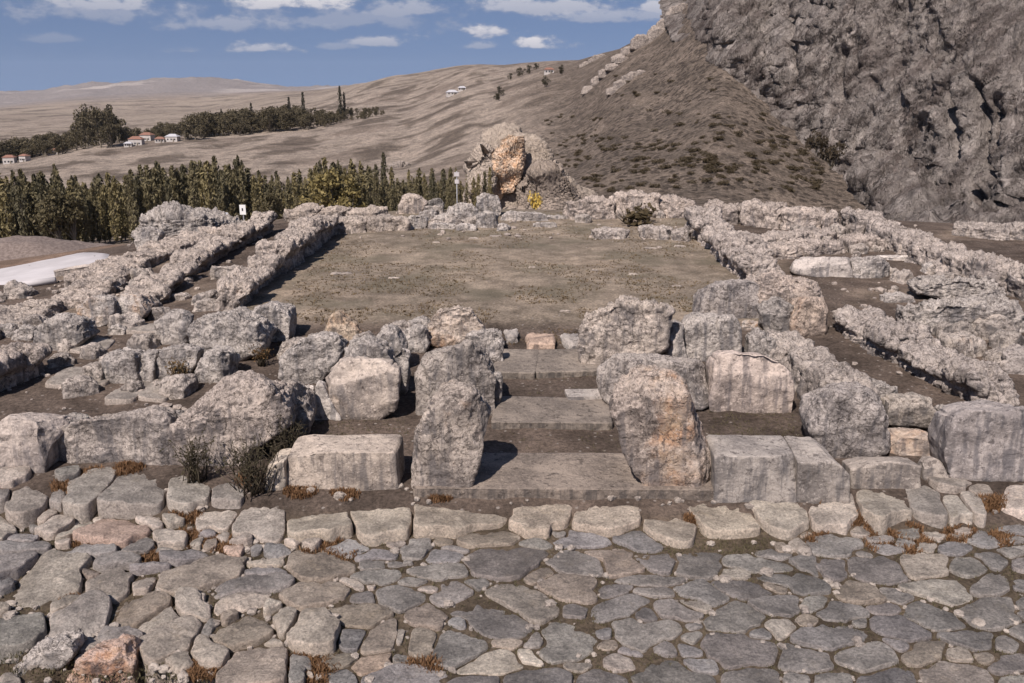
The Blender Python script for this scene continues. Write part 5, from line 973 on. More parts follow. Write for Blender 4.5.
def tree_mesh(kind, seed):
    """unit tree, 1 m tall: (trunk verts, faces), (crown verts, faces)"""
    r_ = np.random.default_rng(seed); V, F = [], []
    if kind == 'poplar':
        tube(V, F, (0, 0, -.03), (0.004, 0, .95), .011, .002, 6)
        for k in range(9):
            z = r_.uniform(.12, .7); a = r_.uniform(0, 6.28); tube(V, F, (0, 0, z), (.055 * math.cos(a), .055 * math.sin(a), z + .16), .004, .001, 4)
        n = 560; z = r_.uniform(.06, 1, n)
        w = .082 * np.minimum(1, z * 4) ** .7 * np.sqrt(np.clip(1.02 - z ** 3.2, 0, 1)) * (1 + .2 * np.sin(z * 29 + seed))
        a = r_.uniform(0, 6.28, n); clump = .75 + .35 * np.sin(a * 3 + z * 23 + seed); r = w * np.sqrt(r_.uniform(.05, 1, n)) * clump
        P = np.stack([r * np.cos(a), r * np.sin(a), z], 1); C = leaf_quads(P, .055, r_, up=2.2, narrow=.42)
    elif kind == 'broad':
        tube(V, F, (0, 0, -.04), (.01, 0, .45), .03, .018, 7)
        cs = []
        for k in range(11):
            a = r_.uniform(0, 6.28); z = r_.uniform(.18, .8); rr = r_.uniform(.08, .3) * (1.15 - .7 * abs(z - .45)); c = np.array([rr * math.cos(a), rr * math.sin(a), z]); cs.append(c); tube(V, F, (0.005, 0, .12), c, .013, .004, 5)
        cs.append(np.array([0, 0, .85])); P = []
        for c in cs:
            q = r_.normal(size=(70, 3)); q /= np.linalg.norm(q, axis=1)[:, None]; P.append(c + q * (r_.uniform(.4, 1, 70) ** .5 * r_.uniform(.1, .17))[:, None])
        P = np.vstack(P); P = P[P[:, 2] < 1]; C = leaf_quads(P, .07, r_)
    else:   # a low bush
        for k in range(7):
            a = r_.uniform(0, 6.28); rr = r_.uniform(.15, .5); tube(V, F, (0, 0, -.1), (rr * math.cos(a), rr * math.sin(a), r_.uniform(.4, .8)), .03, .008, 5)
        cs = [np.array([r_.uniform(-.45, .45), r_.uniform(-.45, .45), r_.uniform(.25, .6)]) for _ in range(7)]; P = []
        for c in cs:
            q = r_.normal(size=(45, 3)); q /= np.linalg.norm(q, axis=1)[:, None]; P.append(c + q * (r_.uniform(.4, 1, 45) ** .5 * .32)[:, None] * np.array([1, 1, .8]))
        P = np.vstack(P); P = P[P[:, 2] > -.1]; C = leaf_quads(P, .16, r_)
    return (np.array(V), F), C
_proto = {}
def make_tree(name, kind, var, loc, h, wide, label, group, color, cat='tree'):
    key = (kind, var)
    if key not in _proto:
        (tv, tf), (cv_, cf) = tree_mesh(kind, var + 11)
        tm = bpy.data.meshes.new('trunk'); tm.from_pydata(tv.tolist(), [], tf); tm.materials.append(M_BARK)
        cm = bpy.data.meshes.new('crown'); cm.from_pydata(cv_.tolist(), [], cf.tolist()); cm.materials.append(M_LEAF); _proto[key] = (tm, cm)
    tm, cm = _proto[key]; root = empty(name, loc, random.uniform(0, 6.28)); root.scale = (h * wide, h * wide, h)
    t_ = bpy.data.objects.new('trunk', tm); c_ = bpy.data.objects.new('crown', cm)
    for o in (t_, c_): col.objects.link(o); o.parent = root
    c_.color = (*color, 1); tag(root, label, cat, group); return root
rs = np.random.default_rng(21)
# the belt of poplars below the ruin
topx = [-40, 0, 30, 60, 85, 110, 150, 185, 215, 238, 258, 275, 300, 330, 360, 400, 430, 460, 495]
topy = [178, 178, 180, 174, 184, 178, 171, 170, 166, 168, 176, 182, 174, 166, 168, 178, 176, 174, 170]
def belt(x, D, ty, label, color, wide, kind='poplar'):
    b = place(x, D, 200); t = onD(x, ty, D); h = max(5, t[2] - b[2]); return make_tree('poplar' if kind == 'poplar' else 'broadleaf_tree', kind, int(rs.integers(0, 5)), b, h, wide, label, 'poplars of the belt below the ruin' if kind == 'poplar' else 'broad trees of the belt below the ruin', color)
DKC, OLC, YLC = (1.15, 1.12, 1.0), (1.6, 1.5, 1.25), (2.1, 1.92, 1.45)
lab = {'d': 'slim dark poplar in the tree belt below the ruin', 'o': 'slim olive green poplar in the tree belt below the ruin', 'y': 'slim yellow green poplar in the tree belt below the ruin'}
for row, D in enumerate((212, 232, 254)):
    x = -38 + row * 3
    while x < 494:
        ty = np.interp(x, topx, topy) - 10 + rs.uniform(0, 21) + (2 - row) * 2
        q = rs.random(); yl = .55 if (295 < x < 380 or 90 < x < 125 or x > 455) else .14
        k = 'y' if q < yl else 'd' if q > .78 else 'o'
        belt(x, D + rs.uniform(-6, 6), ty, lab[k], {'d': DKC, 'o': OLC, 'y': YLC}[k], rs.uniform(.95, 1.35))
        x += rs.uniform(4.2, 7.2)
for (x, ty, lb) in ((385, 153, 'tallest dark spire of a poplar, above the others left of the pointed boulder'), (241, 156, 'tall dark poplar rising over the belt above the white sign'), (278, 171, 'slender lone spire beside a gap in the tree belt'), (369, 166, 'second dark spire just left of the tallest one')):
    belt(x, 222, ty, lb, (.8, .78, .7), .85)
for (x, ty) in ((55, 186), (70, 192), (220, 199), (232, 203), (205, 205), (268, 190), (318, 172), (335, 168), (350, 172), (298, 196)):
    y_ = 300 < x < 360; belt(x, 204, ty, 'rounded yellow green tree bulging from the poplar belt' if y_ else 'rounded dark tree at the front of the poplar belt', (2.2, 1.95, 1.2) if y_ else (1.2, 1.1, .9), .95, 'broad')

# tree strip on the far rise, round the village
bx = [-20, 0, 40, 74, 79, 86, 100, 114, 118, 135, 150, 180, 210, 240, 290, 340, 385]; by_ = [161, 158, 152, 148, 147, 146, 144, 142, 141, 139, 137, 132, 128, 124, 116, 106, 97]
tp = [139, 138, 134, 131, 114, 107, 110, 107, 124, 126, 125, 113, 106, 101, 95, 96, 93]
for k in range(292):
    x = rs.uniform(-30, 384); D = rs.uniform(770, 880); b = place(x, D, 130); base_y = np.interp(x, bx, by_)
    hh = (base_y - np.interp(x, bx, tp)) * D / FOC * rs.uniform(.6, 1.05)
    if D < 815 and (x < 32 or 118 < x < 176): D += 70; b = place(x, D, 130)
    wide = 1.15 if not (75 < x < 115) else .7
    make_tree('broadleaf_tree', 'broad', int(rs.integers(0, 5)), b, max(4.5, hh), wide, 'dark broadleaf tree in the strip of trees by the village', 'trees of the village strip', tuple(np.array((1.05, .95, .85)) * rs.uniform(.8, 1.2)))
for (x, ty, D) in ((341, 86, 840), (345, 92, 846), (304, 92, 850), (252, 103, 840), (290, 97, 835), (222, 109, 850)):
    b = place(x, D, 120); t = onD(x, ty, D)
    make_tree('poplar', 'poplar', int(rs.integers(0, 5)), b, max(9, t[2] - b[2]), 1.0, 'dark poplar sticking up from the village tree strip', 'poplars of the village strip', (.5, .5, .5))
for (x, y, D) in ((500, 74, 640), (496, 80, 620), (499, 84, 610), (545, 75, 600), (562, 66, 660), (520, 66, 760), (528, 65, 770), (536, 64, 780), (510, 66, 770)):
    b = place(x, D, y); make_tree('hill_tree', 'broad', int(rs.integers(0, 5)), b, rs.uniform(5, 8), 1.1, 'small dark tree standing on the bare rise below the skyline', 'trees on the skyline rise', (.6, .58, .55))

# bushes on the hillside (the largest ones) and in the gully
def hill_at(x, y, D0=140, D1=900):
    d = ray(x, y); L = math.hypot(d[0], d[1]); Ds = np.arange(D0, D1, 2.0); p = CAM[None] + d[None] * (Ds / L)[:, None]
    hz = H(p[:, 0], p[:, 1]); k = np.nonzero(p[:, 2] < hz)[0]
    if len(k) == 0: return None
    q = p[k[0]]; return np.array([q[0], q[1], hz[k[0]]])
nb = 0; tries = 0
while nb < 285 and tries < 3000:
    tries += 1; x = rs.uniform(545, 820); y = rs.uniform(75, 192)
    if x > np.interp(y, [62, 90, 140, 190], [690, 738, 795, 845]): continue
    dens = (.15 + .85 * sstep(100, 165, y)) * (.35 + 1.2 * max(0, perlin(np.array([[x / 42, y / 16, .3]]))[0] + .25))
    if rs.random() > dens: continue
    p = hill_at(x, y)
    if p is None: continue
    s = rs.uniform(.8, 1.9); b = make_tree('hillside_bush', 'bush', int(rs.integers(0, 6)), p - np.array([0, 0, .2 * s]), s, rs.uniform(1.1, 1.9), 'low dark bush scattered on the dry hillside', 'bushes of the dry hillside', (.8, .66, .55), 'bush'); nb += 1
for (x, y, s, lb) in ((817, 143, 5.5, 'upper dark bush in the gully beside the crag'), (832, 158, 6.5, 'lower dark bush in the gully beside the crag'), (915, 208, 3.4, 'dark bush at the foot of the crag behind the right wall'), (575, 208, 1.5, 'dark bush behind the right back wall')):
    p = hill_at(x, y, 60); p = place(x, 60) if p is None else p
    if x > 800 and x < 900: p = onD(x, y, 222); p[2] -= s * .3
    if x > 900: p = onD(x, y, 150); p[2] = h1(p[0], p[1])
    make_tree('gully_bush', 'bush', int(rs.integers(0, 6)), p, s, .75, lb, None, (.55, .45, .42), 'bush')
for (x, y, s, w_, lb) in ((629, 224, 1.1, 1.6, 'dry dark shrub growing in front of the back wall'), (775, 209, 1.0, 1.4, 'little dark shrub among stones behind the right wing')):
    p = at(x, y); make_tree('court_shrub', 'bush', 3, p, s, w_, lb, None, (.9, .75, .6), 'shrub')

# rocks breaking out of the hillside, and the outcrop with the orange scar
def outcrop(name, label, x, y, D, w_, h_, dep, seed, karst=.5, tint=1., warm=.1, parts=5, mat=None):
    p = place(x, D, y); root = empty(name, p); tag(root, label, 'outcrop'); r_ = np.random.default_rng(seed)
    for k in range(parts):
        f = k / max(1, parts - 1) - .5; ww = w_ * r_.uniform(.3, .5); hh = h_ * r_.uniform(.5, 1) * (1 - .8 * abs(f)); ox = f * w_ * .8
        out = np.array([[-ww / 2, -1.5], [ww / 2, -1.5], [ww * .5, hh * .55], [ww * .15, hh], [-ww * .2, hh * .9], [-ww * .48, hh * .5]])
        P, Fc = rock_shape(out, dep, rnd=.3, n=24, bd=.1, rough=.12, karst=karst, chips=6, seed=seed * 10 + k, grow=1.0)
        zz = h1(p[0] + ox, p[1]) - p[2]
        mesh_obj('rock', P + np.array([ox, r_.uniform(-.3, .3) * dep, zz]), Fc, mat or M_KARST, parent=root, color=(tint, tint * .96, tint * .93, warm))
    return root
for q, (x, y, D, w_, h_, lb) in enumerate(((606, 76, 520, 20, 5, 'pale rocks breaking the turf below the summit ridge'), (628, 82, 490, 14, 3.5, 'small pale rocks right of the summit outcrop'), (640, 48, 560, 22, 7, 'rough rocks on the ridge line near the sky'), (665, 30, 560, 20, 9, 'jagged rocks high on the ridge line'), (592, 62, 600, 16, 4, 'low rocks at the left end of the ridge line'), (398, 168, 330, 9, 4, 'pale rock knob behind the tree belt'))):
    pp_ = hill_at(x, y, 250, 800); D_ = D if pp_ is None else math.hypot(pp_[0], pp_[1])
    outcrop('rock_outcrop', lb, x, y, D_, w_, h_, w_ * .4, 40 + q, karst=.5, tint=.75)
def crag(name, label, tl, pts, D, depth, parent=None, warm=.1, tint=.8, n=72, karst=.8, rough=.7, mat=None, flute=0.):
    pp = px(tl, pts); W = np.array([onD(x, y, D) for x, y in pp]); cxm = sum(p[0] for p in pp) / len(pp); base = place(cxm, D, 190)
    e = np.array([math.cos(_ang(cxm)), -math.sin(_ang(cxm))]); s = (W[:, :2] - base[:2]) @ e; out = np.stack([s, W[:, 2] - base[2]], 1)
    ar = sum(out[i][0] * out[(i + 1) % len(out)][1] - out[i][1] * out[(i + 1) % len(out)][0] for i in range(len(out)))
    if ar < 0: out = out[::-1]
    P, Fc = rock_shape(out, depth, rnd=.25, n=n, bd=.1, rough=rough, karst=karst, chips=12, seed=int(cxm), grow=1.0, soft=.05, flute=flute)
    Q = np.zeros_like(P); Q[:, 0] = P[:, 0] * e[0] - P[:, 1] * e[1]; Q[:, 1] = P[:, 0] * e[1] + P[:, 1] * e[0]; Q[:, 2] = P[:, 2]
    return base, Q, Fc
root = None
# outlines in the view at 150 m
for (part, pts, D, dep, wm, tn) in (('rock_mass', [(460, 218), (464, 168), (480, 142), (500, 130), (517, 126), (536, 140), (554, 164), (578, 188), (604, 218)], 226, 24, .2, (.86, .8, .72)),
                                   ('rock_face', [(492, 198), (494, 150), (500, 137), (512, 134), (521, 150), (523, 178), (513, 194)], 223, 8, .95, (1.42, 1.24, 1.04)),
                                   ('rock_flank', [(498, 220), (505, 192), (520, 180), (546, 158), (578, 184), (610, 220)], 217, 12, .1, (.74, .68, .62)),
                                   ('rock_spur', [(465, 210), (467, 162), (482, 145), (494, 148), (494, 210)], 221, 8, .3, (1.0, .94, .86))):
    base, Q, Fc = crag('rocky_outcrop', '', 'P', pts, D, dep)
    if root is None: root = empty('rocky_outcrop', base); root['label'] = 'craggy outcrop with an orange scar behind the court'; root['category'] = 'outcrop'
    mesh_obj(part, Q + base - np.array(root.location), Fc, M_KARST, parent=root, color=(*tn, wm))
p = onD(533, 203, 120); p[2] = min(p[2], 2); zt = h1(p[0], p[1])
# small yellow bush at the foot of the outcrop
pb = at(534, 208); pb = onD(534, 207, 48); pb[2] = h1(pb[0], pb[1])
tb_ = make_tree('yellow_bush', 'bush', 2, pb, 1.25, .55, 'bright yellow bush behind the back gateway of the court', None, (1, 1, 1), 'bush')
for ch in list(tb_.children):
    if ch.name.startswith('crown'):
        ch.data = ch.data.copy(); ch.data.materials.clear(); ch.data.materials.append(M_YELLOW)

# houses of the village
def house(x, y, D, w_, d_, h_, label, rot=0., roof=True, wallm=None, cat='house'):
    w_, d_, h_ = w_ * .78, d_ * .78, h_ * .8; b = place(x, D, y); r = empty('house', b, rot); tag(r, label, cat, None)
    V, F = [], []; box(V, F, (-w_ / 2, -d_ / 2, -1.5), (w_ / 2, d_ / 2, h_)); mesh_obj('wall', V, F, wallm or M_PLASTER, parent=r, smooth=False)
    o = .5; rh = w_ * .17
    V = [(-w_ / 2 - o, -d_ / 2 - o, h_ + .02), (w_ / 2 + o, -d_ / 2 - o, h_ + .02), (w_ / 2 + o, d_ / 2 + o, h_ + .02), (-w_ / 2 - o, d_ / 2 + o, h_ + .02), (-w_ / 2 + w_ * .25, 0, h_ + rh + .4), (w_ / 2 - w_ * .25, 0, h_ + rh + .4)]
    F = [(0, 1, 5, 4), (2, 3, 4, 5), (1, 2, 5), (3, 0, 4), (3, 2, 1, 0)]
    mesh_obj('roof', V, F, M_TILE if roof else M_SHEET, parent=r, smooth=False)
    for fl in range(max(1, int(h_ // 2.8))):
        for k in (-1, 0, 1):
            V, F = [], []; box(V, F, (k * w_ * .3 - .55, -d_ / 2 - .06, .9 + fl * 2.8), (k * w_ * .3 + .55, -d_ / 2 - .003, 2.1 + fl * 2.8)); mesh_obj('window', V, F, M_GLASS, parent=r, smooth=False)
    V, F = [], []; box(V, F, (w_ * .12, -d_ / 2 - .05, -.2), (w_ * .12 + 1, -d_ / 2 - .003, .85 + 1.2)); mesh_obj('door', V, F, M_BARK, parent=r, smooth=False)
house(7, 141, 770, 10, 8, 5.6, 'white house with a red roof at the left edge of the valley', .2); house(22, 139, 765, 7, 7, 5, 'small white house beside the left edge house', -.2)
house(51, 135, 790, 9, 7, 4, 'low house half hidden by trees left of the village', .3)
house(134, 120, 768, 13, 9, 5.8, 'red roofed white house in the middle of the village', .1); house(145, 116, 800, 12, 9, 5.8, 'farther red roofed house behind the village trees', -.1); house(158, 119, 772, 9, 8, 3.5, 'small cream house with a red roof right of the main house', .2)
house(171, 119, 770, 12, 8, 4.5, 'broad cream walled house at the right of the village', -.05, False); house(126, 122, 762, 7, 6, 3.2, 'small shed like house at the left of the village', .15, False)
house(549, 65, 700, 9, 7, 3.5, 'lone house with an orange roof on the skyline', .1); house(452, 89, 760, 12, 8, 3, 'pale ruin like farmhouse on the bare rise', .2, False); house(462, 88, 770, 8, 6, 3, 'second pale farm building on the bare rise', .1, False)
# grey roofed shed among the poplars
b = place(197, 168, 210); r = empty('shed', b, .3); tag(r, 'grey flat roofed shed half hidden among the poplars', 'shed')
V, F = [], []; box(V, F, (-4.6, -3, -1), (4.6, 3, 3.2)); mesh_obj('wall', V, F, M_PLASTER, parent=r, smooth=False)
V = [(-5, -3.4, 3.25), (5, -3.4, 3.25), (5, 3.4, 4.0), (-5, 3.4, 4.0), (-5, -3.4, 3.37), (5, -3.4, 3.37), (5, 3.4, 4.12), (-5, 3.4, 4.12)]
mesh_obj('roof', V, [(3, 2, 1, 0), (4, 5, 6, 7), (0, 1, 5, 4), (1, 2, 6, 5), (2, 3, 7, 6), (3, 0, 4, 7)], M_SHEET, parent=r, smooth=False)
# the white sign by the left wing, the pole behind the back wall
b = place(244, 52, 222); top_ = onD(244, 205, 52)[2]; r = empty('sign', b); tag(r, 'white rectangular sign board on a thin post beyond the left wing', 'sign')
hh = max(1.2, top_ - b[2]); V, F = [], []; tube(V, F, (0, 0, -.3), (0, 0, hh), .035, .035); mesh_obj('post', V, F, M_STEEL, parent=r)
V, F = [], []; box(V, F, (-.17, -.065, hh - .52), (.17, -.037, hh + .02)); mesh_obj('panel', V, F, M_WHITE, parent=r, smooth=False)
V, F = [], []; box(V, F, (-.05, -.071, hh - .32), (.03, -.067, hh - .16)); mesh_obj('pictogram', V, F, M_GLASS, parent=r, smooth=False)
b = place(457, 140, 195); top_ = onD(457, 171, 140)[2]; r = empty('lamp_post', b); tag(r, 'grey post with a pale head among the poplars behind the court', 'post')
hh = max(3, top_ - b[2]); V, F = [], []; tube(V, F, (0, 0, -.5), (0, 0, hh), .11, .08); mesh_obj('pole', V, F, M_STEEL, parent=r)
V, F = [], []; box(V, F, (-.4, -.2, hh - .8), (.4, .2, hh - .2)); box(V, F, (-.3, -.15, hh - 1.9), (.3, .15, hh - 1.3)); mesh_obj('head', V, F, M_PALE, parent=r, smooth=False)
# pale gravelled plain on the left, the low curb and drain pipe before it
def sheet(name, pts, mat, lift):
    # follows the ground
    w = np.array([at(x, y)[:2] for x, y in pts]); c = centroid(w); ang = np.linspace(0, 2 * math.pi, 96, endpoint=False)
    if sum(w[i][0] * w[(i + 1) % len(w)][1] - w[i][1] * w[(i + 1) % len(w)][0] for i in range(len(w))) < 0: w = w[::-1]
    Rr = poly_radius(soften(w), c, ang); Rr = Rr * (1 + .03 * fbm(np.stack([np.cos(ang) * 3, np.sin(ang) * 3, 0 * ang], 1), 3)); V = []; ks = np.linspace(1, .05, 26)
    for k in ks: V.append(np.stack([c[0] + Rr * k * np.cos(ang), c[1] + Rr * k * np.sin(ang)], 1))
    V = np.vstack(V); z = H(V[:, 0], V[:, 1]) + lift; z[:96] -= lift + .06
    F = [(a * 96 + q, a * 96 + (q + 1) % 96, (a + 1) * 96 + (q + 1) % 96, (a + 1) * 96 + q) for a in range(25) for q in range(96)] + [tuple(25 * 96 + q for q in range(96))]
    return mesh_obj(name, np.column_stack([V, z]), F, mat)
tag(sheet('gravel', [(-60, 288), (-60, 262), (0, 259), (60, 255), (116, 253), (112, 262), (60, 279), (0, 287)], M_PALE, .035), kind='structure')
a = at(8, 290); b2 = at(56, 283); V, F = [], []; tube(V, F, a + np.array([0, 0, .12]), b2 + np.array([0, 0, .1]), .12, .12, 14); o = mesh_obj('pipe', np.array(V), F, M_PALE, loc=a); tag(o, 'white concrete pipe lying at the edge of the pale gravel', 'pipe')
a = at(58, 277); b2 = at(108, 268); d = (b2 - a); d /= np.linalg.norm(d); nn = np.array([-d[1], d[0], 0]); L = np.linalg.norm(b2 - a)
P, Fc = rock_shape(np.array([[0, -.1], [L, -.1], [L, .2], [0, .2]]), .4, rnd=.08, n=24, bd=0, tb=0, rough=.03, karst=.02, chips=2, seed=5)
o = mesh_obj('curb_block', a + P[:, [0]] * d + P[:, [1]] * nn + P[:, [2]] * np.array([0, 0, 1]), Fc, M_STONE, loc=a, color=(1., .96, .92, .1)); tag(o, 'long pale curb block along the front of the gravel', 'block')
# spoil heap in front of the tree belt
for (x, D, w_, h_, lb) in ((8, 150, 24, 3.2, 'low purplish earth mound at the left edge before the trees'), (58, 150, 18, 1.5, 'flatter tail of the earth mound before the trees')):
    p = place(x, D, 222); r_ = np.random.default_rng(int(x)); A_ = np.linspace(0, 2 * math.pi, 48, endpoint=False); V = []
    for k in np.linspace(1, .02, 16):
        V.append(np.stack([w_ / 2 * k * np.cos(A_), w_ / 3 * k * np.sin(A_), h_ * (1 - k * k) ** 1.0 + 0 * A_], 1))
    V = np.vstack(V); V[:, 2] += .35 * fbm(V / 3 + x, 4) * (V[:, 2] > .1) + [h1(p[0] + q[0], p[1] + q[1]) - p[2] - .1 for q in V]
    F = [(a_ * 48 + q, a_ * 48 + (q + 1) % 48, (a_ + 1) * 48 + (q + 1) % 48, (a_ + 1) * 48 + q) for a_ in range(15) for q in range(48)] + [tuple(15 * 48 + q for q in range(48))]
    o = mesh_obj('earth_mound', V + p, F, M_DIRT, loc=p); tag(o, lb, 'mound')

# ------------------------------------------------------------------ weeds, rubble and turf
def inside_any(x, y, polys):
    for pp in polys:
        c = False; n = len(pp); j = n - 1
        for i in range(n):
            if (pp[i][1] > y) != (pp[j][1] > y) and x < (pp[j][0] - pp[i][0]) * (y - pp[i][1]) / (pp[j][1] - pp[i][1]) + pp[i][0]: c = not c
            j = i
        if c: return True
    return False
bbs = [(min(p[0] for p in pp), max(p[0] for p in pp), min(p[1] for p in pp), max(p[1] for p in pp), pp) for pp in STREET_POLYS]
def on_stone(x, y): return inside_any(x, y, [q[4] for q in bbs if q[0] <= x <= q[1] and q[2] <= y <= q[3]])
def blades(points, h, spread, per, r_, w_=.006):
    V, F = [], []
    for p in points:
        for _ in range(per):
            a = r_.uniform(0, 6.28); l = h * r_.uniform(.4, 1.2); ln = spread * r_.uniform(.2, 1); q = p + np.array([r_.normal() * .03, r_.normal() * .03, -.01]); d = np.array([math.cos(a), math.sin(a), 0]); s = np.array([-d[1], d[0], 0]) * w_ * r_.uniform(.6, 1.6)
            m = q + d * ln * .4 * l + np.array([0, 0, l * .6]); t = q + d * ln * l + np.array([0, 0, l * r_.uniform(.7, 1)])
            i = len(V); V += [q - s, q + s, m + s * .8, m - s * .8, t]; F += [(i, i + 1, i + 2, i + 3), (i + 3, i + 2, i + 4)]
    return V, F
# orange-brown dry weeds in the joints
pts = []
PATCH = [(190, 517, 14), (190, 540, 16), (222, 545, 14), (232, 552, 10), (45, 517, 9), (62, 487, 8), (95, 475, 10), (300, 492, 12), (345, 494, 10), (330, 552, 22), (820, 494, 14), (795, 498, 8), (868, 531, 9), (905, 533, 14), (915, 546, 14), (985, 505, 14), (1000, 503, 10), (22, 505, 9), (150, 556, 12), (130, 470, 12), (880, 545, 12), (820, 540, 10), (855, 520, 8), (310, 670, 26), (200, 672, 14), (60, 600, 14), (370, 520, 6), (440, 500, 8), (960, 535, 14), (420, 668, 16), (690, 520, 6), (1000, 540, 12), (90, 545, 12), (250, 480, 10)]
for (x, y, r) in PATCH:
    for _ in range(int(r * 16)):
        a = rs.uniform(0, 6.28); q = r * math.sqrt(rs.random()); xx, yy = x + q * math.cos(a) * 1.3, y + q * math.sin(a) * .6
        if on_stone(xx, yy): continue
        pts.append((xx, yy))
pts = at_many(pts)
V, F = blades(pts, .1, .8, 5, rs, .007)
o = mesh_obj('dry_weeds', np.array(V), F, M_WEED, smooth=False, color=(.62, .56, .52, 1)); tag(o, 'rusty dry weeds growing in the joints along the kerb', 'weeds', kind='stuff')
# thin dull grass in the joints of the street and on the turf strips inside the gate
pts = []
while len(pts) < 3600:
    x, y = rs.uniform(0, 1024), rs.uniform(525, 683)
    if not on_stone(x, y): pts.append((x, y))
for (x0, x1, y0, y1, n_) in ((310, 412, 420, 440, 160), (708, 800, 412, 440, 260), (500, 620, 424, 452, 50), (640, 770, 541, 556, 220), (498, 610, 375, 395, 40)):
    for _ in range(n_): pts.append((rs.uniform(x0, x1), rs.uniform(y0, y1)))
pts = at_many(pts)
V, F = blades(pts, .045, .9, 5, rs, .005)
o = mesh_obj('joint_grass', np.array(V), F, M_LEAF, smooth=False, color=(1.0, .95, .75, 1)); tag(o, 'short dull grass in the joints of the street', 'grass', kind='stuff')
pts = []
for _ in range(15000):
    x, y = rs.uniform(250, 780), 212 + (345 - 212) * rs.random() ** 1.0
    if x < np.interp(y, [222, 330], [345, 262]) or x > np.interp(y, [222, 300, 330], [690, 735, 690]): continue
    pts.append((x, y))
pts = np.array(pts); pts = pts[perlin(np.column_stack([pts[:, 0] / 60, pts[:, 1] / 16, 0 * pts[:, 0] + 7.7])) > -.1]; pts = at_many(pts)
V, F = blades(pts, .06, 1.3, 3, rs, .012)
o = mesh_obj('court_grass', np.array(V), F, M_WEED, smooth=False, color=(.5, .58, .6, 1)); tag(o, 'sparse dry grass covering the court', 'grass', kind='stuff')
# loose stones and chips
def rubble(name, label, boxes, size, mat, tint, avoid=True):
    V0, F0 = cube_grid(3); V, F = [], []
    spots = [(rs.uniform(x0, x1), rs.uniform(y0, y1)) for (x0, x1, y0, y1, n_) in boxes for _ in range(n_)]
    spots = [q for q in spots if not (avoid and q[1] > 470 and on_stone(*q))]
    if True:
        for p in at_many(spots):
            s = size * rs.lognormal(0, .45); u = V0 / (np.linalg.norm(V0, axis=1)[:, None] ** .75); u = u * np.array([1, rs.uniform(.6, 1), rs.uniform(.4, .8)]) * s * .5
            u = u + u * .35 * perlin(V0 * 1.3 + rs.uniform(0, 90, 3))[:, None]; a = rs.uniform(0, 6.28); c, sn = math.cos(a), math.sin(a); u = np.column_stack([u[:, 0] * c - u[:, 1] * sn, u[:, 0] * sn + u[:, 1] * c, u[:, 2]])
            F += [tuple(int(q) + len(V) * 1 for q in f) for f in F0]; V += list(u + p + np.array([0, 0, s * .12]))
    o = mesh_obj(name, np.array(V), F, mat, color=(*tint, .2), smooth=False); tag(o, label, 'rubble', kind='stuff'); return o
rubble('street_rubble', 'small stones and chips packed in the joints of the street', [(0, 330, 520, 683, 520), (330, 1024, 540, 683, 420), (0, 1024, 486, 520, 140)], .075, M_STONE, (.85, .82, .78))
rubble('ruin_rubble', 'scattered stones and chips among the ruined walls', [(0, 200, 372, 412, 26), (150, 330, 240, 300, 24), (0, 140, 285, 330, 90), (60, 130, 278, 300, 40), (780, 940, 330, 400, 22), (820, 960, 265, 310, 25), (330, 700, 222, 240, 60), (570, 1010, 205, 250, 120), (300, 480, 215, 228, 50), (120, 260, 215, 250, 50)], .13, M_STONE, (.85, .8, .76))
# loose lumps lying about the ruin
for k in range(150):
    x0, x1, y0, y1 = ((0, 130, 288, 336), (60, 200, 350, 408), (130, 230, 262, 335), (745, 880, 222, 262), (880, 1020, 262, 300), (700, 830, 205, 226), (290, 420, 338, 372), (940, 1020, 335, 372), (570, 690, 205, 224), (335, 500, 214, 230))[k % 10]
    p = at(rs.uniform(x0, x1), rs.uniform(y0, y1)); s_ = rs.uniform(.25, .75); w_ = s_ * rs.uniform(.9, 1.5); hh = s_ * rs.uniform(.45, .8)
    P, Fc = rock_shape(np.array([[-w_ / 2, -.1], [w_ / 2, -.1], [w_ * .5, hh * .6], [w_ * rs.uniform(-.1, .3), hh], [-w_ * .4, hh * .7]]), s_, rnd=.2, n=14, rough=.05, karst=.05, chips=6, seed=3000 + k, grow=1.0)
    a_ = rs.uniform(-.6, .6); c_, sn_ = math.cos(a_), math.sin(a_); P = np.column_stack([P[:, 0] * c_ - P[:, 1] * sn_, P[:, 0] * sn_ + P[:, 1] * c_, P[:, 2]]); lv = rs.uniform(.85, 1.15)
    tag(mesh_obj('loose_stone', P + p, Fc, M_KARST, loc=p, color=(lv, lv * .97, lv * .94, rs.uniform(0, .5))), 'loose weathered lump of limestone lying among the ruined walls', 'stone', 'loose stones lying among the walls')
# pale flat stones showing in the turf of the court
for k, (x, y, s, lb) in enumerate(((677, 287, .4, 'whitish sliver of stone on the turf at the right of the court'), (532, 268, .3, 'small white stone near the middle of the court'), (633, 275, .35, 'small pale stone right of the middle of the court'), (594, 271, .3, 'little stone between the middle and the right of the court'), (393, 279, .5, 'thin pale stone strip at the left of the court'), (495, 237, .7, 'flat pale slab near the back of the court'), (436, 243, .4, 'small slab left of the flat back slab'), (473, 239, .5, 'narrow slab next to the flat back slab'), (651, 249, .6, 'pale flat stone before the right back wall'), (680, 247, .6, 'pale square flat stone before the court side wall'), (340, 275, .9, 'pale streak of bedrock near the court side wall'), (565, 312, .35, 'bit of stone in the near part of the court'))):
    p = at(x, y); r_ = np.random.default_rng(k); s *= .62; w_ = s * 1.4
    P, Fc = rock_shape(np.array([[-w_ / 2, -.05], [w_ / 2, -.05], [w_ * .45, .03], [-w_ * .4, .035]]), s * .8, rnd=.3, n=12, rough=.02, karst=.01, seed=k + 900)
    tag(mesh_obj('turf_stone', P + p, Fc, M_STONE, loc=p, color=(.82, .78, .74, .15)), lb, 'stone')
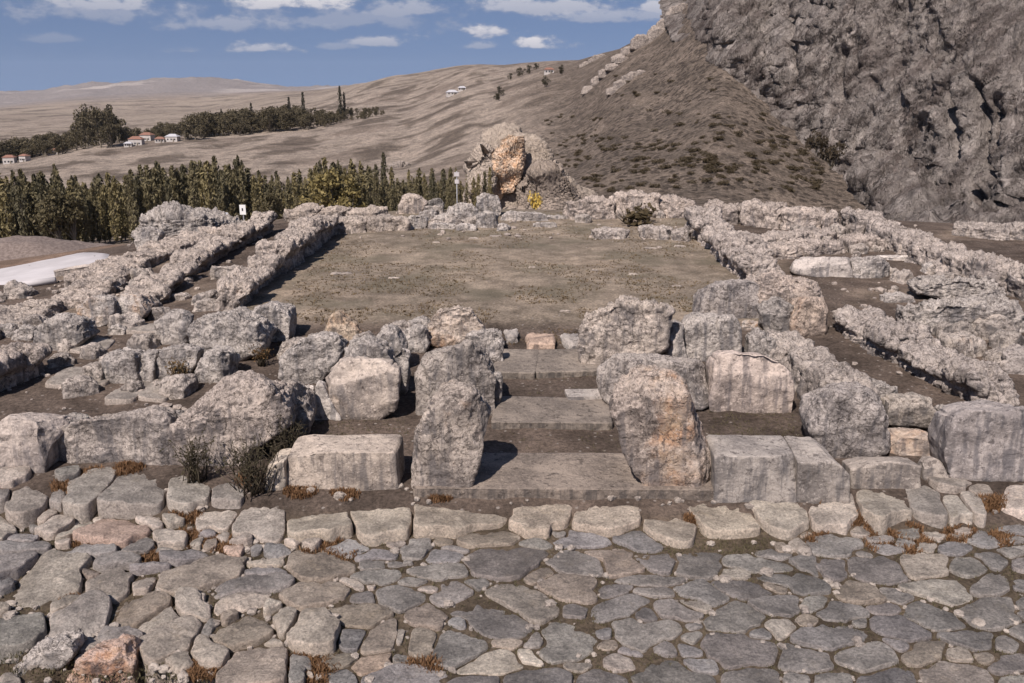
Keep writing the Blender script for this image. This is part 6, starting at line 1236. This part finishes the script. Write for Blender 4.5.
# twiggy shrubs
def twig_shrub(x, y, h, n, label, color, spread=.6):
    p = at(x, y); V, F = [], []; LV = []; r_ = np.random.default_rng(int(x)); root = empty('twiggy_shrub', p); tag(root, label, 'shrub')
    for k in range(n):
        a = r_.uniform(0, 6.28); q = np.array([r_.normal() * .12 * h, r_.normal() * .1 * h, 0]); L = h * r_.uniform(.5, 1.05); t = q + np.array([math.cos(a) * spread * L * r_.uniform(.1, .8), math.sin(a) * spread * L * r_.uniform(.1, .8), L]); m = (q + t) / 2 + r_.normal(size=3) * .06 * h
        tube(V, F, q, m, .011, .008, 4); tube(V, F, m, t, .008, .003, 4)
        for _ in range(3):
            s = m + (t - m) * r_.uniform(0, .9); e = s + r_.normal(size=3) * .13 * h + np.array([0, 0, .1 * h]); tube(V, F, s, e, .005, .002, 3); LV += [s + (e - s) * r_.uniform(.3, 1.1) for _ in range(4)]
    mesh_obj('twigs', np.array(V), F, M_TWIG, parent=root, color=(.6, .6, .58, 1))
    lv, lf = leaf_quads(np.array(LV), .05, r_, .5, .45); mesh_obj('foliage', lv, lf, M_LEAF, parent=root, color=color, smooth=False)
twig_shrub(255, 492, .85, 60, 'dark twiggy shrub in front of the great rounded boulder', (.75, .7, .6, 1), .9)
twig_shrub(284, 462, .8, 60, 'dark bushy shrub in the shade between boulder and squared block', (.55, .52, .46, 1), .9)
twig_shrub(197, 482, .75, 45, 'twiggy shrub at the left foot of the great rounded boulder', (.8, .75, .62, 1), .7)
twig_shrub(180, 384, .55, 36, 'rusty dry plant among the middle row of stones', (1.9, 1.3, .8, 1), .6)
twig_shrub(262, 366, .45, 30, 'rusty dry plant in the shade of the rugged block', (1.9, 1.2, .75, 1), .8)

# ------------------------------------------------------------------ the air
V, F = [], []; box(V, F, (-15500, -15500, -160), (15500, 15500, 420)); hz = bpy.data.materials.new('haze'); hz.use_nodes = True; t = hz.node_tree; t.nodes.clear()
pv = nd(t, 'ShaderNodeVolumePrincipled', ins={'Color': (.8, .86, .96, 1), 'Density': 2.2e-5, 'Anisotropy': .2}); om = nd(t, 'ShaderNodeOutputMaterial', ins={1: pv.outputs[0]})
tag(mesh_obj('haze', np.array(V), F, hz, smooth=False), kind='stuff')
